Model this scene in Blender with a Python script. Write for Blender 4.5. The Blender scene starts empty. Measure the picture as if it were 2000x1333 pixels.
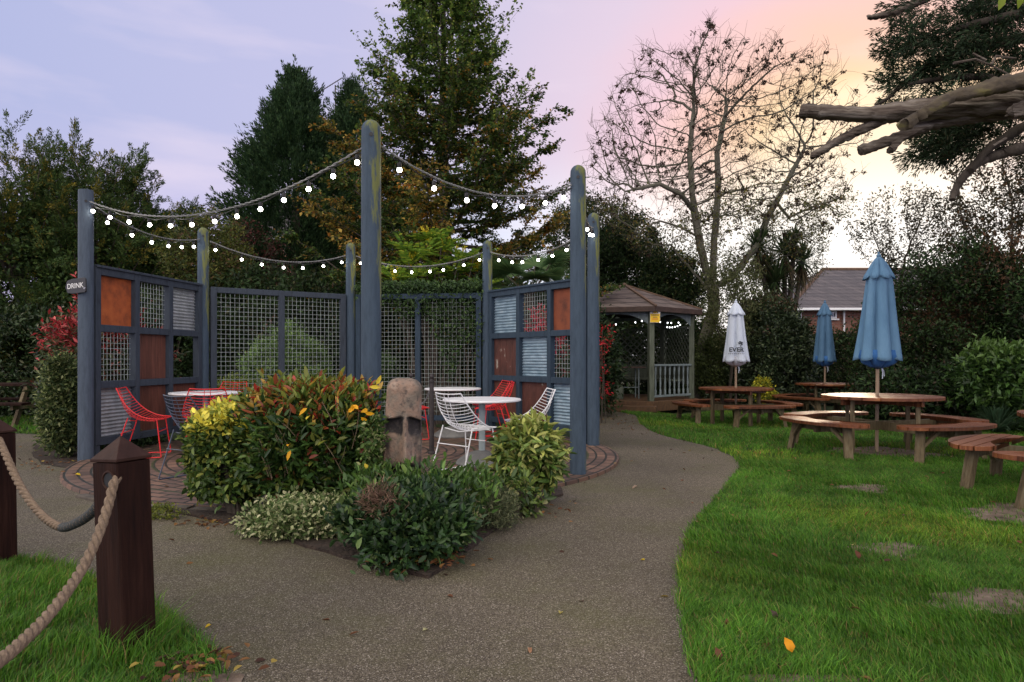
import bpy, math, random
import numpy as np
from mathutils import Vector, Matrix
R_ = math.radians
random.seed(7)
RNG = np.random.default_rng(11)
sc = bpy.context.scene
col = sc.collection
# ------------------------------------------------------------------ camera
F = 1333.0; HZ = 700.0; CH = 1.2           # focal length, horizon row and eye height (in photograph pixels / metres)
cam_d = bpy.data.cameras.new("camera"); cam_d.lens = 24.0; cam_d.sensor_width = 36.0
cam_d.shift_y = (HZ - 666.5) / 2000.0; cam_d.clip_start = 0.05; cam_d.clip_end = 600
cam = bpy.data.objects.new("camera", cam_d); col.objects.link(cam)
cam.location = (0, 0, CH); cam.rotation_euler = (R_(90), 0, 0)
sc.camera = cam
# ------------------------------------------------------------------ world
SUN_AZ = R_(27.5); SUN_EL = R_(12)
world = bpy.data.worlds.new("World"); sc.world = world; world.use_nodes = True
def build_world():
    nt = world.node_tree; N = nt.nodes; L = nt.links; N.clear()
    out = N.new('ShaderNodeOutputWorld'); bg = N.new('ShaderNodeBackground')
    L.new(bg.outputs[0], out.inputs[0])
    tc = N.new('ShaderNodeTexCoord')
    sky = N.new('ShaderNodeTexSky'); sky.sky_type = 'NISHITA'; sky.sun_disc = False
    sky.sun_elevation = SUN_EL; sky.sun_rotation = SUN_AZ; sky.dust_density = 2.0
    # glow centre of the sunset
    def dot(v):
        d = N.new('ShaderNodeVectorMath'); d.operation = 'DOT_PRODUCT'
        L.new(tc.outputs['Generated'], d.inputs[0]); d.inputs[1].default_value = Vector(v).normalized(); return d.outputs['Value']
    ramp = N.new('ShaderNodeValToRGB'); cr = ramp.color_ramp
    cr.elements[0].position = 0.0; cr.elements[0].color = (.80, .74, .66, 1)
    cr.elements[1].position = 1.0; cr.elements[1].color = (1.0, .76, .50, 1)
    for p, c in ((.40, (.37, .41, .64)), (.60, (.42, .44, .66)), (.76, (.46, .46, .67)), (.87, (.56, .51, .67)), (.93, (.66, .54, .66)),
                 (.960, (.76, .53, .60)), (.984, (.86, .54, .43)), (.996, (.88, .62, .38))):
        e = cr.elements.new(p); e.color = (*c, 1)
    nz = N.new('ShaderNodeTexNoise'); nz.inputs['Scale'].default_value = 1.6; nz.inputs['Detail'].default_value = 5
    mp = N.new('ShaderNodeMapping'); mp.inputs['Scale'].default_value = (1, 1, 3.2)
    L.new(tc.outputs['Generated'], mp.inputs[0]); L.new(mp.outputs[0], nz.inputs['Vector'])
    ma = N.new('ShaderNodeMath'); ma.operation = 'MULTIPLY_ADD'; ma.inputs[1].default_value = .05; ma.inputs[2].default_value = -.025
    L.new(nz.outputs['Fac'], ma.inputs[0])
    ad = N.new('ShaderNodeMath'); ad.operation = 'ADD'
    L.new(dot((.50, 1, .25)), ad.inputs[0]); L.new(ma.outputs[0], ad.inputs[1])
    L.new(ad.outputs[0], ramp.inputs[0])
    # pale band over the horizon
    sep = N.new('ShaderNodeSeparateXYZ'); L.new(tc.outputs['Generated'], sep.inputs[0])
    mr = N.new('ShaderNodeMapRange'); mr.interpolation_type = 'SMOOTHSTEP'
    mr.inputs['From Min'].default_value = .31; mr.inputs['From Max'].default_value = .14
    mr.inputs['To Min'].default_value = 0; mr.inputs['To Max'].default_value = .95
    L.new(sep.outputs['Z'], mr.inputs['Value'])
    r2 = N.new('ShaderNodeValToRGB'); c2 = r2.color_ramp
    c2.elements[0].position = .7; c2.elements[0].color = (.54, .50, .71, 1)
    c2.elements[1].position = .97; c2.elements[1].color = (1.0, .99, .98, 1)
    e = c2.elements.new(.90); e.color = (.64, .70, .84, 1)
    e = c2.elements.new(.80); e.color = (.54, .53, .74, 1)
    L.new(ad.outputs[0], r2.inputs[0])
    mix = N.new('ShaderNodeMix'); mix.data_type = 'RGBA'
    L.new(mr.outputs[0], mix.inputs['Factor']); L.new(ramp.outputs[0], mix.inputs[6]); L.new(r2.outputs[0], mix.inputs[7])
    # faint bright cloud streaks
    nz2 = N.new('ShaderNodeTexNoise'); nz2.inputs['Scale'].default_value = 3.0; nz2.inputs['Detail'].default_value = 6
    mp2 = N.new('ShaderNodeMapping'); mp2.inputs['Scale'].default_value = (1, 1, 4.5); mp2.inputs['Location'].default_value = (.3, .2, .9)
    L.new(tc.outputs['Generated'], mp2.inputs[0]); L.new(mp2.outputs[0], nz2.inputs['Vector'])
    m2 = N.new('ShaderNodeMapRange'); m2.inputs['From Min'].default_value = .52; m2.inputs['From Max'].default_value = .75
    m2.inputs['To Max'].default_value = .38
    L.new(nz2.outputs['Fac'], m2.inputs['Value'])
    mixc = N.new('ShaderNodeMix'); mixc.data_type = 'RGBA'; mixc.inputs[7].default_value = (.84, .70, .78, 1)
    L.new(m2.outputs[0], mixc.inputs['Factor']); L.new(mix.outputs[2], mixc.inputs[6])
    sc_ = N.new('ShaderNodeVectorMath'); sc_.operation = 'SCALE'; sc_.inputs['Scale'].default_value = .002
    L.new(sky.outputs[0], sc_.inputs[0])
    add = N.new('ShaderNodeVectorMath'); add.operation = 'ADD'
    L.new(mixc.outputs[2], add.inputs[0]); L.new(sc_.outputs[0], add.inputs[1])
    L.new(add.outputs[0], bg.inputs['Color'])
    # added fill light: unseen sky behind and above the viewer made brighter
    ms = N.new('ShaderNodeMapRange'); ms.interpolation_type = 'SMOOTHSTEP'
    ms.inputs['From Min'].default_value = .42; ms.inputs['From Max'].default_value = -.25; ms.inputs['To Min'].default_value = 1.0; ms.inputs['To Max'].default_value = 2.3
    L.new(dot((.50, 1, .25)), ms.inputs['Value']); L.new(ms.outputs[0], bg.inputs['Strength'])
build_world()
world.cycles.sampling_method = 'AUTOMATIC'
sun_d = bpy.data.lights.new("sun", 'SUN'); sun_d.energy = 1.0; sun_d.angle = R_(10); sun_d.color = (1, .78, .55)
sun = bpy.data.objects.new("sun", sun_d); col.objects.link(sun)
sdir = Vector((math.sin(SUN_AZ) * math.cos(SUN_EL), math.cos(SUN_AZ) * math.cos(SUN_EL), math.sin(SUN_EL)))
sun.rotation_euler = (-sdir).to_track_quat('-Z', 'Y').to_euler(); sun.location = (8, 12, 12)
sc.view_settings.view_transform = 'Standard'; sc.view_settings.look = 'None'
sc.view_settings.exposure = 0.27; sc.view_settings.gamma = 1.0
sc.cycles.max_bounces = 6; sc.cycles.transparent_max_bounces = 8

# ------------------------------------------------------------------ helpers
def at(px, py, Y):
    return Vector(((px - 1000) / F * Y, Y, CH + (HZ - py) / F * Y))
def gd(px, py):
    Y = F * CH / (py - HZ); return ((px - 1000) / F * Y, Y)
def sm(t):
    t = np.clip(t, 0, 1); return t * t * (3 - 2 * t)
def gz(x, y):
    return -.10 * sm((np.asarray(y, float) - 9.6) / 3.6) * sm((np.asarray(x, float) - 2.8) / 1.2)
def tag(o, label=None, cat=None, group=None, kind=None):
    if label: o['label'] = label
    if cat: o['category'] = cat
    if group: o['group'] = group
    if kind: o['kind'] = kind
    return o
def thing(name, loc, label, cat, group=None, rz=0):
    o = bpy.data.objects.new(name, None); col.objects.link(o); o.empty_display_size = .2
    o.location = loc; o.rotation_euler = (0, 0, rz)
    return tag(o, label, cat, group)
def children(o): return [c for c in bpy.data.objects if c.parent == o]
def copy_tree(o, kids, parent=None):
    c = o.copy(); col.objects.link(c); c.parent = parent
    for ch in kids.get(o, []): copy_tree(ch, kids, c)
    return c
def kidmap(root):
    kids = {}
    def rec(o):
        kids[o] = children(o)
        for c in kids[o]: rec(c)
    rec(root); return kids
def rootloc(o):
    v = Vector((0, 0, 0))
    while o is not None: v += o.location; o = o.parent
    return v
def link_mesh(name, me, m, parent=None, local=False):
    n = len(me.vertices); co = np.empty(n * 3, np.float32); me.vertices.foreach_get('co', co); co = co.reshape(-1, 3)
    o = bpy.data.objects.new(name, me); col.objects.link(o)
    if m: me.materials.append(m)
    if parent is not None:
        o.parent = parent
        if not local: co -= np.array(rootloc(parent), np.float32)
    elif not local:
        p = np.array([(co[:, 0].min() + co[:, 0].max()) / 2, (co[:, 1].min() + co[:, 1].max()) / 2, co[:, 2].min()], np.float32)
        co -= p; o.location = [float(v) for v in p]
    me.vertices.foreach_set('co', co.ravel()); me.update()
    return o
class MB:
    def __init__(s): s.v = []; s.f = []
    def add(s, vs, fs):
        b = len(s.v); s.v += [tuple(v) for v in vs]; s.f += [tuple(b + i for i in f) for f in fs]; return s
    def box(s, c, d, rz=0, rx=0, ry=0):
        M = Matrix.Translation(Vector(c)) @ Matrix.Rotation(rz, 4, 'Z') @ Matrix.Rotation(ry, 4, 'Y') @ Matrix.Rotation(rx, 4, 'X')
        x, y, z = d[0] / 2, d[1] / 2, d[2] / 2
        vs = [M @ Vector(p) for p in ((-x, -y, -z), (x, -y, -z), (x, y, -z), (-x, y, -z), (-x, -y, z), (x, -y, z), (x, y, z), (-x, y, z))]
        return s.add(vs, [(0, 3, 2, 1), (4, 5, 6, 7), (0, 1, 5, 4), (1, 2, 6, 5), (2, 3, 7, 6), (3, 0, 4, 7)])
    def bar(s, p, q, w, h):
        """square bar from p to q, w sideways, h upwards"""
        p, q = Vector(p), Vector(q); d = q - p
        side = d.cross(Vector((0, 0, 1)))
        if side.length < 1e-4: side = Vector((1, 0, 0))
        side.normalize(); up = side.cross(d).normalized()
        vs = [e + side * a * w / 2 + up * b * h / 2 for e in (p, q) for a, b in ((-1, -1), (1, -1), (1, 1), (-1, 1))]
        return s.add(vs, [(0, 1, 2, 3), (7, 6, 5, 4), (0, 4, 5, 1), (1, 5, 6, 2), (2, 6, 7, 3), (3, 7, 4, 0)])
    def tube(s, pts, r, n=6, cap=True):
        pts = [Vector(p) for p in pts]; k = len(pts)
        if not hasattr(r, '__len__'): r = [r] * k
        b = len(s.v); prev = None
        for i, p in enumerate(pts):
            t = (pts[min(i + 1, k - 1)] - pts[max(i - 1, 0)])
            if t.length < 1e-9: t = Vector((0, 0, 1))
            t.normalize()
            if prev is None:
                a = Vector((0, 0, 1)) if abs(t.z) < .9 else Vector((1, 0, 0)); u = t.cross(a).normalized()
            else:
                u = prev - t * prev.dot(t)
                u = u.normalized() if u.length > 1e-6 else t.orthogonal().normalized()
            prev = u; w = t.cross(u)
            for j in range(n):
                a = 2 * math.pi * j / n; s.v.append(tuple(p + (u * math.cos(a) + w * math.sin(a)) * r[i]))
        for i in range(k - 1):
            for j in range(n):
                j2 = (j + 1) % n; s.f.append((b + i * n + j, b + i * n + j2, b + (i + 1) * n + j2, b + (i + 1) * n + j))
        if cap:
            s.f.append(tuple(b + j for j in range(n))[::-1]); s.f.append(tuple(b + (k - 1) * n + j for j in range(n)))
        return s
    def lathe(s, prof, c=(0, 0, 0), n=24):
        b = len(s.v)
        for r, z in prof:
            for j in range(n):
                a = 2 * math.pi * j / n; s.v.append((c[0] + r * math.cos(a), c[1] + r * math.sin(a), c[2] + z))
        for i in range(len(prof) - 1):
            for j in range(n):
                j2 = (j + 1) % n; s.f.append((b + i * n + j, b + i * n + j2, b + (i + 1) * n + j2, b + (i + 1) * n + j))
        s.f.append(tuple(b + j for j in range(n))[::-1]); s.f.append(tuple(b + (len(prof) - 1) * n + j for j in range(n)))
        return s
    def prism(s, poly, z0, z1, M=None):
        n = len(poly); b = len(s.v)
        vs = [Vector((p[0], p[1], z)) for z in (z0, z1) for p in poly]
        if M is not None: vs = [M @ v for v in vs]
        s.v += [tuple(v) for v in vs]
        s.f.append(tuple(b + i for i in range(n))[::-1]); s.f.append(tuple(b + n + i for i in range(n)))
        for i in range(n):
            j = (i + 1) % n; s.f.append((b + i, b + j, b + n + j, b + n + i))
        return s
    def build(s, name, m, parent=None, smooth=False, bevel=0, local=False, sharp=40):
        me = bpy.data.meshes.new(name); me.from_pydata(s.v, [], s.f); me.update()
        if smooth:
            me.polygons.foreach_set('use_smooth', [True] * len(me.polygons))
            me.set_sharp_from_angle(angle=R_(sharp))
        o = link_mesh(name, me, m, parent, local)
        if bevel:
            b = o.modifiers.new('bevel', 'BEVEL'); b.width = bevel; b.segments = 2; b.limit_method = 'ANGLE'
        return o

# ------------------------------------------------------------------ materials
def newmat(name):
    m = bpy.data.materials.new(name); m.use_nodes = True; nt = m.node_tree
    return m, nt, nt.nodes, nt.links, nt.nodes['Principled BSDF']
def ramp_node(N, stops):
    r = N.new('ShaderNodeValToRGB'); e = r.color_ramp.elements
    e[0].position = stops[0][0]; e[0].color = (*stops[0][1], 1); e[1].position = stops[-1][0]; e[1].color = (*stops[-1][1], 1)
    for p, c in stops[1:-1]:
        x = e.new(p); x.color = (*c, 1)
    return r
def noisy(name, stops, scale=8, stretch=(1, 1, 1), rough=.7, bump=.3, bscale=None, metal=0, detail=6, spec=.4, coords='Object', bdist=.01, rvar=0):
    m, nt, N, L, P = newmat(name)
    tc = N.new('ShaderNodeTexCoord'); mp = N.new('ShaderNodeMapping'); mp.inputs['Scale'].default_value = stretch
    L.new(tc.outputs[coords], mp.inputs[0])
    nz = N.new('ShaderNodeTexNoise'); nz.inputs['Scale'].default_value = scale; nz.inputs['Detail'].default_value = detail; nz.inputs['Roughness'].default_value = .62
    L.new(mp.outputs[0], nz.inputs['Vector'])
    r = ramp_node(N, stops); L.new(nz.outputs['Fac'], r.inputs[0]); L.new(r.outputs[0], P.inputs['Base Color'])
    P.inputs['Roughness'].default_value = rough; P.inputs['Metallic'].default_value = metal
    P.inputs['Specular IOR Level'].default_value = spec
    if rvar:
        mr = N.new('ShaderNodeMapRange'); mr.inputs['From Min'].default_value = .3; mr.inputs['From Max'].default_value = .7
        mr.inputs['To Min'].default_value = rough - rvar; mr.inputs['To Max'].default_value = rough + rvar
        L.new(nz.outputs['Fac'], mr.inputs['Value']); L.new(mr.outputs[0], P.inputs['Roughness'])
    if bump:
        b = N.new('ShaderNodeBump'); b.inputs['Strength'].default_value = bump; b.inputs['Distance'].default_value = bdist
        n2 = N.new('ShaderNodeTexNoise'); n2.inputs['Scale'].default_value = bscale or scale * 2; n2.inputs['Detail'].default_value = 4
        L.new(mp.outputs[0], n2.inputs['Vector']); L.new(n2.outputs['Fac'], b.inputs['Height']); L.new(b.outputs[0], P.inputs['Normal'])
    return m
def leaf_mat(name, rough=.5, trans=.25, spec=.4):
    m, nt, N, L, P = newmat(name)
    a = N.new('ShaderNodeAttribute'); a.attribute_name = 'tint'
    L.new(a.outputs['Color'], P.inputs['Base Color']); P.inputs['Roughness'].default_value = rough
    P.inputs['Specular IOR Level'].default_value = spec
    if trans:
        t = N.new('ShaderNodeBsdfTranslucent'); mx = N.new('ShaderNodeMixShader'); mx.inputs[0].default_value = trans
        hs = N.new('ShaderNodeHueSaturation'); hs.inputs['Value'].default_value = 1.5; L.new(a.outputs['Color'], hs.inputs['Color'])
        L.new(hs.outputs[0], t.inputs[0]); L.new(P.outputs[0], mx.inputs[1]); L.new(t.outputs[0], mx.inputs[2])
        L.new(mx.outputs[0], N['Material Output'].inputs[0])
    return m
M = {}
M['leaf'] = leaf_mat('leaf_surface', .55, .28, .2)
M['leaf_gloss'] = leaf_mat('glossy_leaf', .36, .18, .3)
M['needle'] = leaf_mat('needle_foliage', .65, .12, .2)
M['grass'] = leaf_mat('grass_blades', .55, .35, .25)
M['bark'] = noisy('bark', [(.3, (.04, .032, .024)), (.7, (.11, .09, .07))], 14, (1, 1, .25), .9, .8)
M['bark_pale'] = noisy('pale_bark', [(.3, (.055, .052, .038)), (.5, (.12, .11, .085)), (.75, (.09, .11, .05))], 6, (1, 1, .5), .85, .5)
M['bark_dark'] = noisy('dark_bark', [(.3, (.025, .02, .016)), (.7, (.07, .055, .04))], 12, (1, 1, .3), .9, .6)
M['dead_wood'] = noisy('dead_wood', [(.28, (.020, .015, .012)), (.46, (.085, .066, .053)), (.6, (.17, .145, .12)), (.8, (.30, .27, .24))], 14, (.16, 1, 1.6), .85, 1.0, 22, bdist=.03, spec=.15)
M['dead_wood_moss'] = noisy('mossy_dead_wood', [(.3, (.030, .022, .016)), (.52, (.08, .062, .04)), (.75, (.15, .135, .035))], 9, (.4, 1, 1), .85, .9, 16, bdist=.02)
def painted_wood(name, base, dark, light, moss=None, mz=2.0):
    m, nt, N, L, P = newmat(name)
    tc = N.new('ShaderNodeTexCoord'); mp = N.new('ShaderNodeMapping'); mp.inputs['Scale'].default_value = (1, 1, .16)
    L.new(tc.outputs['Object'], mp.inputs[0])
    nz = N.new('ShaderNodeTexNoise'); nz.inputs['Scale'].default_value = 22; nz.inputs['Detail'].default_value = 9; nz.inputs['Roughness'].default_value = .72; L.new(mp.outputs[0], nz.inputs['Vector'])
    r = ramp_node(N, [(.25, dark), (.44, base), (.58, tuple(c * 1.25 for c in base)), (.64, base), (.76, light)]); L.new(nz.outputs['Fac'], r.inputs[0])
    last = r.outputs[0]
    if moss:
        sp = N.new('ShaderNodeSeparateXYZ'); L.new(tc.outputs['Object'], sp.inputs[0])
        mr = N.new('ShaderNodeMapRange'); mr.inputs['From Min'].default_value = mz - .5; mr.inputs['From Max'].default_value = mz + 1.1
        mr.inputs['To Min'].default_value = -.16; mr.inputs['To Max'].default_value = .07; L.new(sp.outputs['Z'], mr.inputs['Value'])
        xr = N.new('ShaderNodeMath'); xr.operation = 'MULTIPLY_ADD'; xr.inputs[1].default_value = 1.6; L.new(sp.outputs['X'], xr.inputs[0]); L.new(mr.outputs[0], xr.inputs[2])
        n2 = N.new('ShaderNodeTexNoise'); n2.inputs['Scale'].default_value = 9; n2.inputs['Detail'].default_value = 8; n2.inputs['Roughness'].default_value = .7; L.new(mp.outputs[0], n2.inputs['Vector'])
        ad = N.new('ShaderNodeMath'); ad.operation = 'ADD'; L.new(n2.outputs['Fac'], ad.inputs[0]); L.new(xr.outputs[0], ad.inputs[1])
        rr = N.new('ShaderNodeMapRange'); rr.inputs['From Min'].default_value = .53; rr.inputs['From Max'].default_value = .60; rr.inputs['To Max'].default_value = .8
        L.new(ad.outputs[0], rr.inputs['Value'])
        mx = N.new('ShaderNodeMix'); mx.data_type = 'RGBA'; mx.inputs[7].default_value = (*moss, 1)
        L.new(rr.outputs[0], mx.inputs['Factor']); L.new(last, mx.inputs[6]); last = mx.outputs[2]
    L.new(last, P.inputs['Base Color']); P.inputs['Roughness'].default_value = .68; P.inputs['Specular IOR Level'].default_value = .15
    b = N.new('ShaderNodeBump'); b.inputs['Strength'].default_value = .7; b.inputs['Distance'].default_value = .008
    L.new(nz.outputs['Fac'], b.inputs['Height']); L.new(b.outputs[0], P.inputs['Normal'])
    return m
M['post'] = painted_wood('blue_grey_post_paint', (.045, .066, .093), (.030, .046, .07), (.11, .13, .14), (.17, .18, .045), 2.0)
M['post_plain'] = painted_wood('grey_post_paint', (.060, .078, .105), (.04, .05, .065), (.14, .14, .13))
M['frame'] = painted_wood('blue_grey_frame_paint', (.040, .050, .066), (.022, .026, .033), (.14, .12, .10))
M['frame_blue'] = painted_wood('dark_blue_frame_paint', (.029, .046, .068), (.015, .024, .036), (.09, .11, .13))
M['mesh_wire'] = noisy('galvanised_wire', [(.3, (.22, .25, .24)), (.7, (.42, .47, .46))], 20, rough=.5, metal=.2, bump=0)
M['rust'] = noisy('rusted_steel', [(.25, (.13, .035, .015)), (.5, (.36, .085, .022)), (.75, (.48, .13, .035))], 5, rough=.85, bump=.3, bscale=60)
M['rust_dark'] = noisy('dark_rusted_steel', [(.25, (.05, .018, .012)), (.5, (.17, .045, .02)), (.75, (.24, .065, .025))], 4, rough=.8, bump=.3, bscale=50)
M['board'] = noisy('brown_stained_board', [(.3, (.065, .024, .016)), (.6, (.12, .045, .03)), (.8, (.16, .065, .04))], 10, (3, 3, .3), .55, .2)
M['board_peel'] = noisy('flaking_brown_board', [(.3, (.05, .02, .016)), (.62, (.10, .035, .026)), (.66, (.28, .24, .2)), (.8, (.4, .36, .32))], 7, (1, 1, .6), .6, .5)
M['corr'] = noisy('corrugated_zinc', [(.3, (.30, .32, .33)), (.7, (.52, .54, .55))], 9, (1, 1, .4), .42, .1, metal=.6)
M['corr_blue'] = noisy('blue_washed_zinc', [(.3, (.13, .21, .28)), (.6, (.28, .38, .46)), (.8, (.5, .58, .62))], 6, (1, 1, 2.4), .45, .1, metal=.35)
M['table_white'] = noisy('white_table_top', [(.3, (.70, .70, .72)), (.7, (.80, .80, .81))], 3, rough=.35, bump=0)
M['table_col'] = noisy('grey_green_column', [(.3, (.28, .34, .35)), (.7, (.36, .43, .44))], 4, rough=.4, bump=0)
M['table_base'] = noisy('grey_cast_base', [(.3, (.11, .11, .11)), (.7, (.17, .17, .165))], 14, rough=.75, bump=.2)
M['wire_red'] = noisy('red_powder_coat', [(.3, (.60, .018, .022)), (.7, (.72, .03, .035))], 6, rough=.4, bump=0)
M['wire_white'] = noisy('white_powder_coat', [(.3, (.72, .73, .76)), (.7, (.82, .83, .85))], 6, rough=.4, bump=0)
M['wire_dark'] = noisy('slate_blue_powder_coat', [(.3, (.04, .05, .08)), (.7, (.07, .085, .12))], 6, rough=.4, bump=0)
M['picnic_top'] = noisy('red_stained_planks', [(.25, (.045, .013, .007)), (.5, (.14, .046, .018)), (.75, (.28, .115, .042))], 5, (.6, 9, 1), .38, .4, rvar=.14, spec=.35)
def plank_variation(m, lo=.6, hi=1.35):
    nt = m.node_tree; N = nt.nodes; L = nt.links; P = N['Principled BSDF']; src = P.inputs['Base Color'].links[0].from_socket
    g = N.new('ShaderNodeNewGeometry'); mr = N.new('ShaderNodeMapRange'); mr.inputs['To Min'].default_value = lo; mr.inputs['To Max'].default_value = hi
    L.new(g.outputs['Random Per Island'], mr.inputs['Value']); v = N.new('ShaderNodeVectorMath'); v.operation = 'SCALE'; L.new(src, v.inputs[0]); L.new(mr.outputs[0], v.inputs['Scale']); L.new(v.outputs[0], P.inputs['Base Color'])
plank_variation(M['picnic_top']); plank_variation(M['board'], .75, 1.2)
M['picnic_leg'] = noisy('weathered_green_timber', [(.25, (.045, .033, .018)), (.5, (.12, .088, .045)), (.78, (.17, .15, .095))], 9, (4, 4, .5), .75, .3)
M['bollard'] = noisy('dark_brown_stained_timber', [(.25, (.007, .003, .0025)), (.5, (.020, .0075, .005)), (.78, (.036, .015, .010))], 9, (3.5, 3.5, .28), .65, .7, 26, bdist=.006, spec=.12)
M['bollard_cap'] = noisy('dark_brown_cap_timber', [(.3, (.022, .009, .006)), (.75, (.045, .021, .015))], 14, (1, 1, 1), .6, .6, 40, bdist=.004, spec=.15)
M['rope'] = noisy('natural_rope_fibre', [(.25, (.09, .062, .040)), (.6, (.19, .135, .09)), (.8, (.28, .21, .15))], 60, (1, 1, 1), .9, .6, 220, bdist=.003)
M['rope_end'] = noisy('black_rope_binding', [(.3, (.02, .022, .022)), (.7, (.05, .055, .055))], 60, rough=.8, bump=.4)
M['umb_blue'] = noisy('blue_canvas', [(.25, (.085, .175, .29)), (.5, (.115, .225, .35)), (.75, (.145, .265, .40))], 2.2, (2.5, 2.5, .7), rough=.9, bump=.7, bscale=5, bdist=.035, spec=.1)
M['umb_inner'] = noisy('deep_blue_canvas_lining', [(.3, (.02, .09, .25)), (.7, (.03, .12, .32))], 3, rough=.85, bump=0)
M['umb_blue_dull'] = noisy('faded_blue_canvas', [(.3, (.06, .13, .22)), (.7, (.095, .18, .29))], 2.2, (2.5, 2.5, .7), rough=.9, bump=.7, bscale=5, bdist=.035, spec=.1)
M['umb_white'] = noisy('white_canvas', [(.3, (.46, .52, .62)), (.7, (.58, .63, .72))], 2.2, (2.5, 2.5, .7), rough=.9, bump=.7, bscale=5, bdist=.035, spec=.1)
M['umb_white_in'] = noisy('white_canvas_lining', [(.3, (.36, .38, .44)), (.7, (.46, .48, .54))], 3, rough=.85, bump=0)
M['pole'] = noisy('pale_wooden_pole', [(.3, (.20, .14, .09)), (.7, (.36, .27, .19))], 8, (3, 3, .4), .6, .1)
M['black'] = noisy('black_paint', [(.3, (.012, .013, .014)), (.7, (.022, .023, .025))], 5, rough=.45, bump=0)
M['white_ink'] = noisy('white_lettering', [(.3, (.7, .7, .7)), (.7, (.8, .8, .8))], 5, rough=.6, bump=0)
M['iron'] = noisy('dark_iron', [(.3, (.02, .017, .017)), (.7, (.05, .04, .04))], 15, rough=.6, bump=.2)
M['chain'] = noisy('galvanised_chain', [(.3, (.25, .25, .26)), (.7, (.4, .4, .42))], 15, rough=.4, metal=.7, bump=0)
M['cable'] = noisy('black_rubber_cable', [(.3, (.012, .012, .013)), (.7, (.02, .02, .02))], 5, rough=.5, bump=0)
M['cable_grey'] = noisy('grey_steel_rope', [(.3, (.14, .14, .14)), (.7, (.28, .28, .27))], 80, rough=.5, bump=.3)
def stone_mat():
    m, nt, N, L, P = newmat('stained_shaded_sandstone')
    tc = N.new('ShaderNodeTexCoord')
    def nz(s, d=6, st=(1, 1, 1)):
        mp = N.new('ShaderNodeMapping'); mp.inputs['Scale'].default_value = st; L.new(tc.outputs['Object'], mp.inputs[0])
        n = N.new('ShaderNodeTexNoise'); n.inputs['Scale'].default_value = s; n.inputs['Detail'].default_value = d; L.new(mp.outputs[0], n.inputs['Vector']); return n.outputs['Fac']
    r = ramp_node(N, [(.25, (.075, .062, .05)), (.45, (.175, .14, .11)), (.58, (.25, .165, .12)), (.75, (.32, .27, .22))]); L.new(nz(7), r.inputs[0])
    a = N.new('ShaderNodeAttribute'); a.attribute_name = 'stain_shade'  # carries weather stains and the painted shade of the carving
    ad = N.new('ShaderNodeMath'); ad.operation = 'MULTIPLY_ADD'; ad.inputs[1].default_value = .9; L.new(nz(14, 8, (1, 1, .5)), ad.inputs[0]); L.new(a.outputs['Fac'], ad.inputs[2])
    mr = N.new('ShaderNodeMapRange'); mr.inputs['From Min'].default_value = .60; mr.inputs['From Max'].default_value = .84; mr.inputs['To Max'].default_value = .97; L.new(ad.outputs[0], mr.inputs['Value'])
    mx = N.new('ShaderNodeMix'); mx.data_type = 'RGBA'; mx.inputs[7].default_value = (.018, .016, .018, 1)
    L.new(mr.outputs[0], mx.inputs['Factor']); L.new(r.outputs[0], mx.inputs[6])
    # small dark lichen specks
    sp = N.new('ShaderNodeMapRange'); sp.inputs['From Min'].default_value = .54; sp.inputs['From Max'].default_value = .66; sp.inputs['To Max'].default_value = .75; L.new(nz(30, 6), sp.inputs['Value'])
    m2 = N.new('ShaderNodeMix'); m2.data_type = 'RGBA'; m2.inputs[7].default_value = (.06, .05, .045, 1)
    L.new(sp.outputs[0], m2.inputs['Factor']); L.new(mx.outputs[2], m2.inputs[6]); L.new(m2.outputs[2], P.inputs['Base Color'])
    P.inputs['Roughness'].default_value = .9
    b = N.new('ShaderNodeBump'); b.inputs['Strength'].default_value = .8; b.inputs['Distance'].default_value = .01
    L.new(nz(50, 5), b.inputs['Height']); L.new(b.outputs[0], P.inputs['Normal'])
    return m
M['stone'] = stone_mat()
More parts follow.
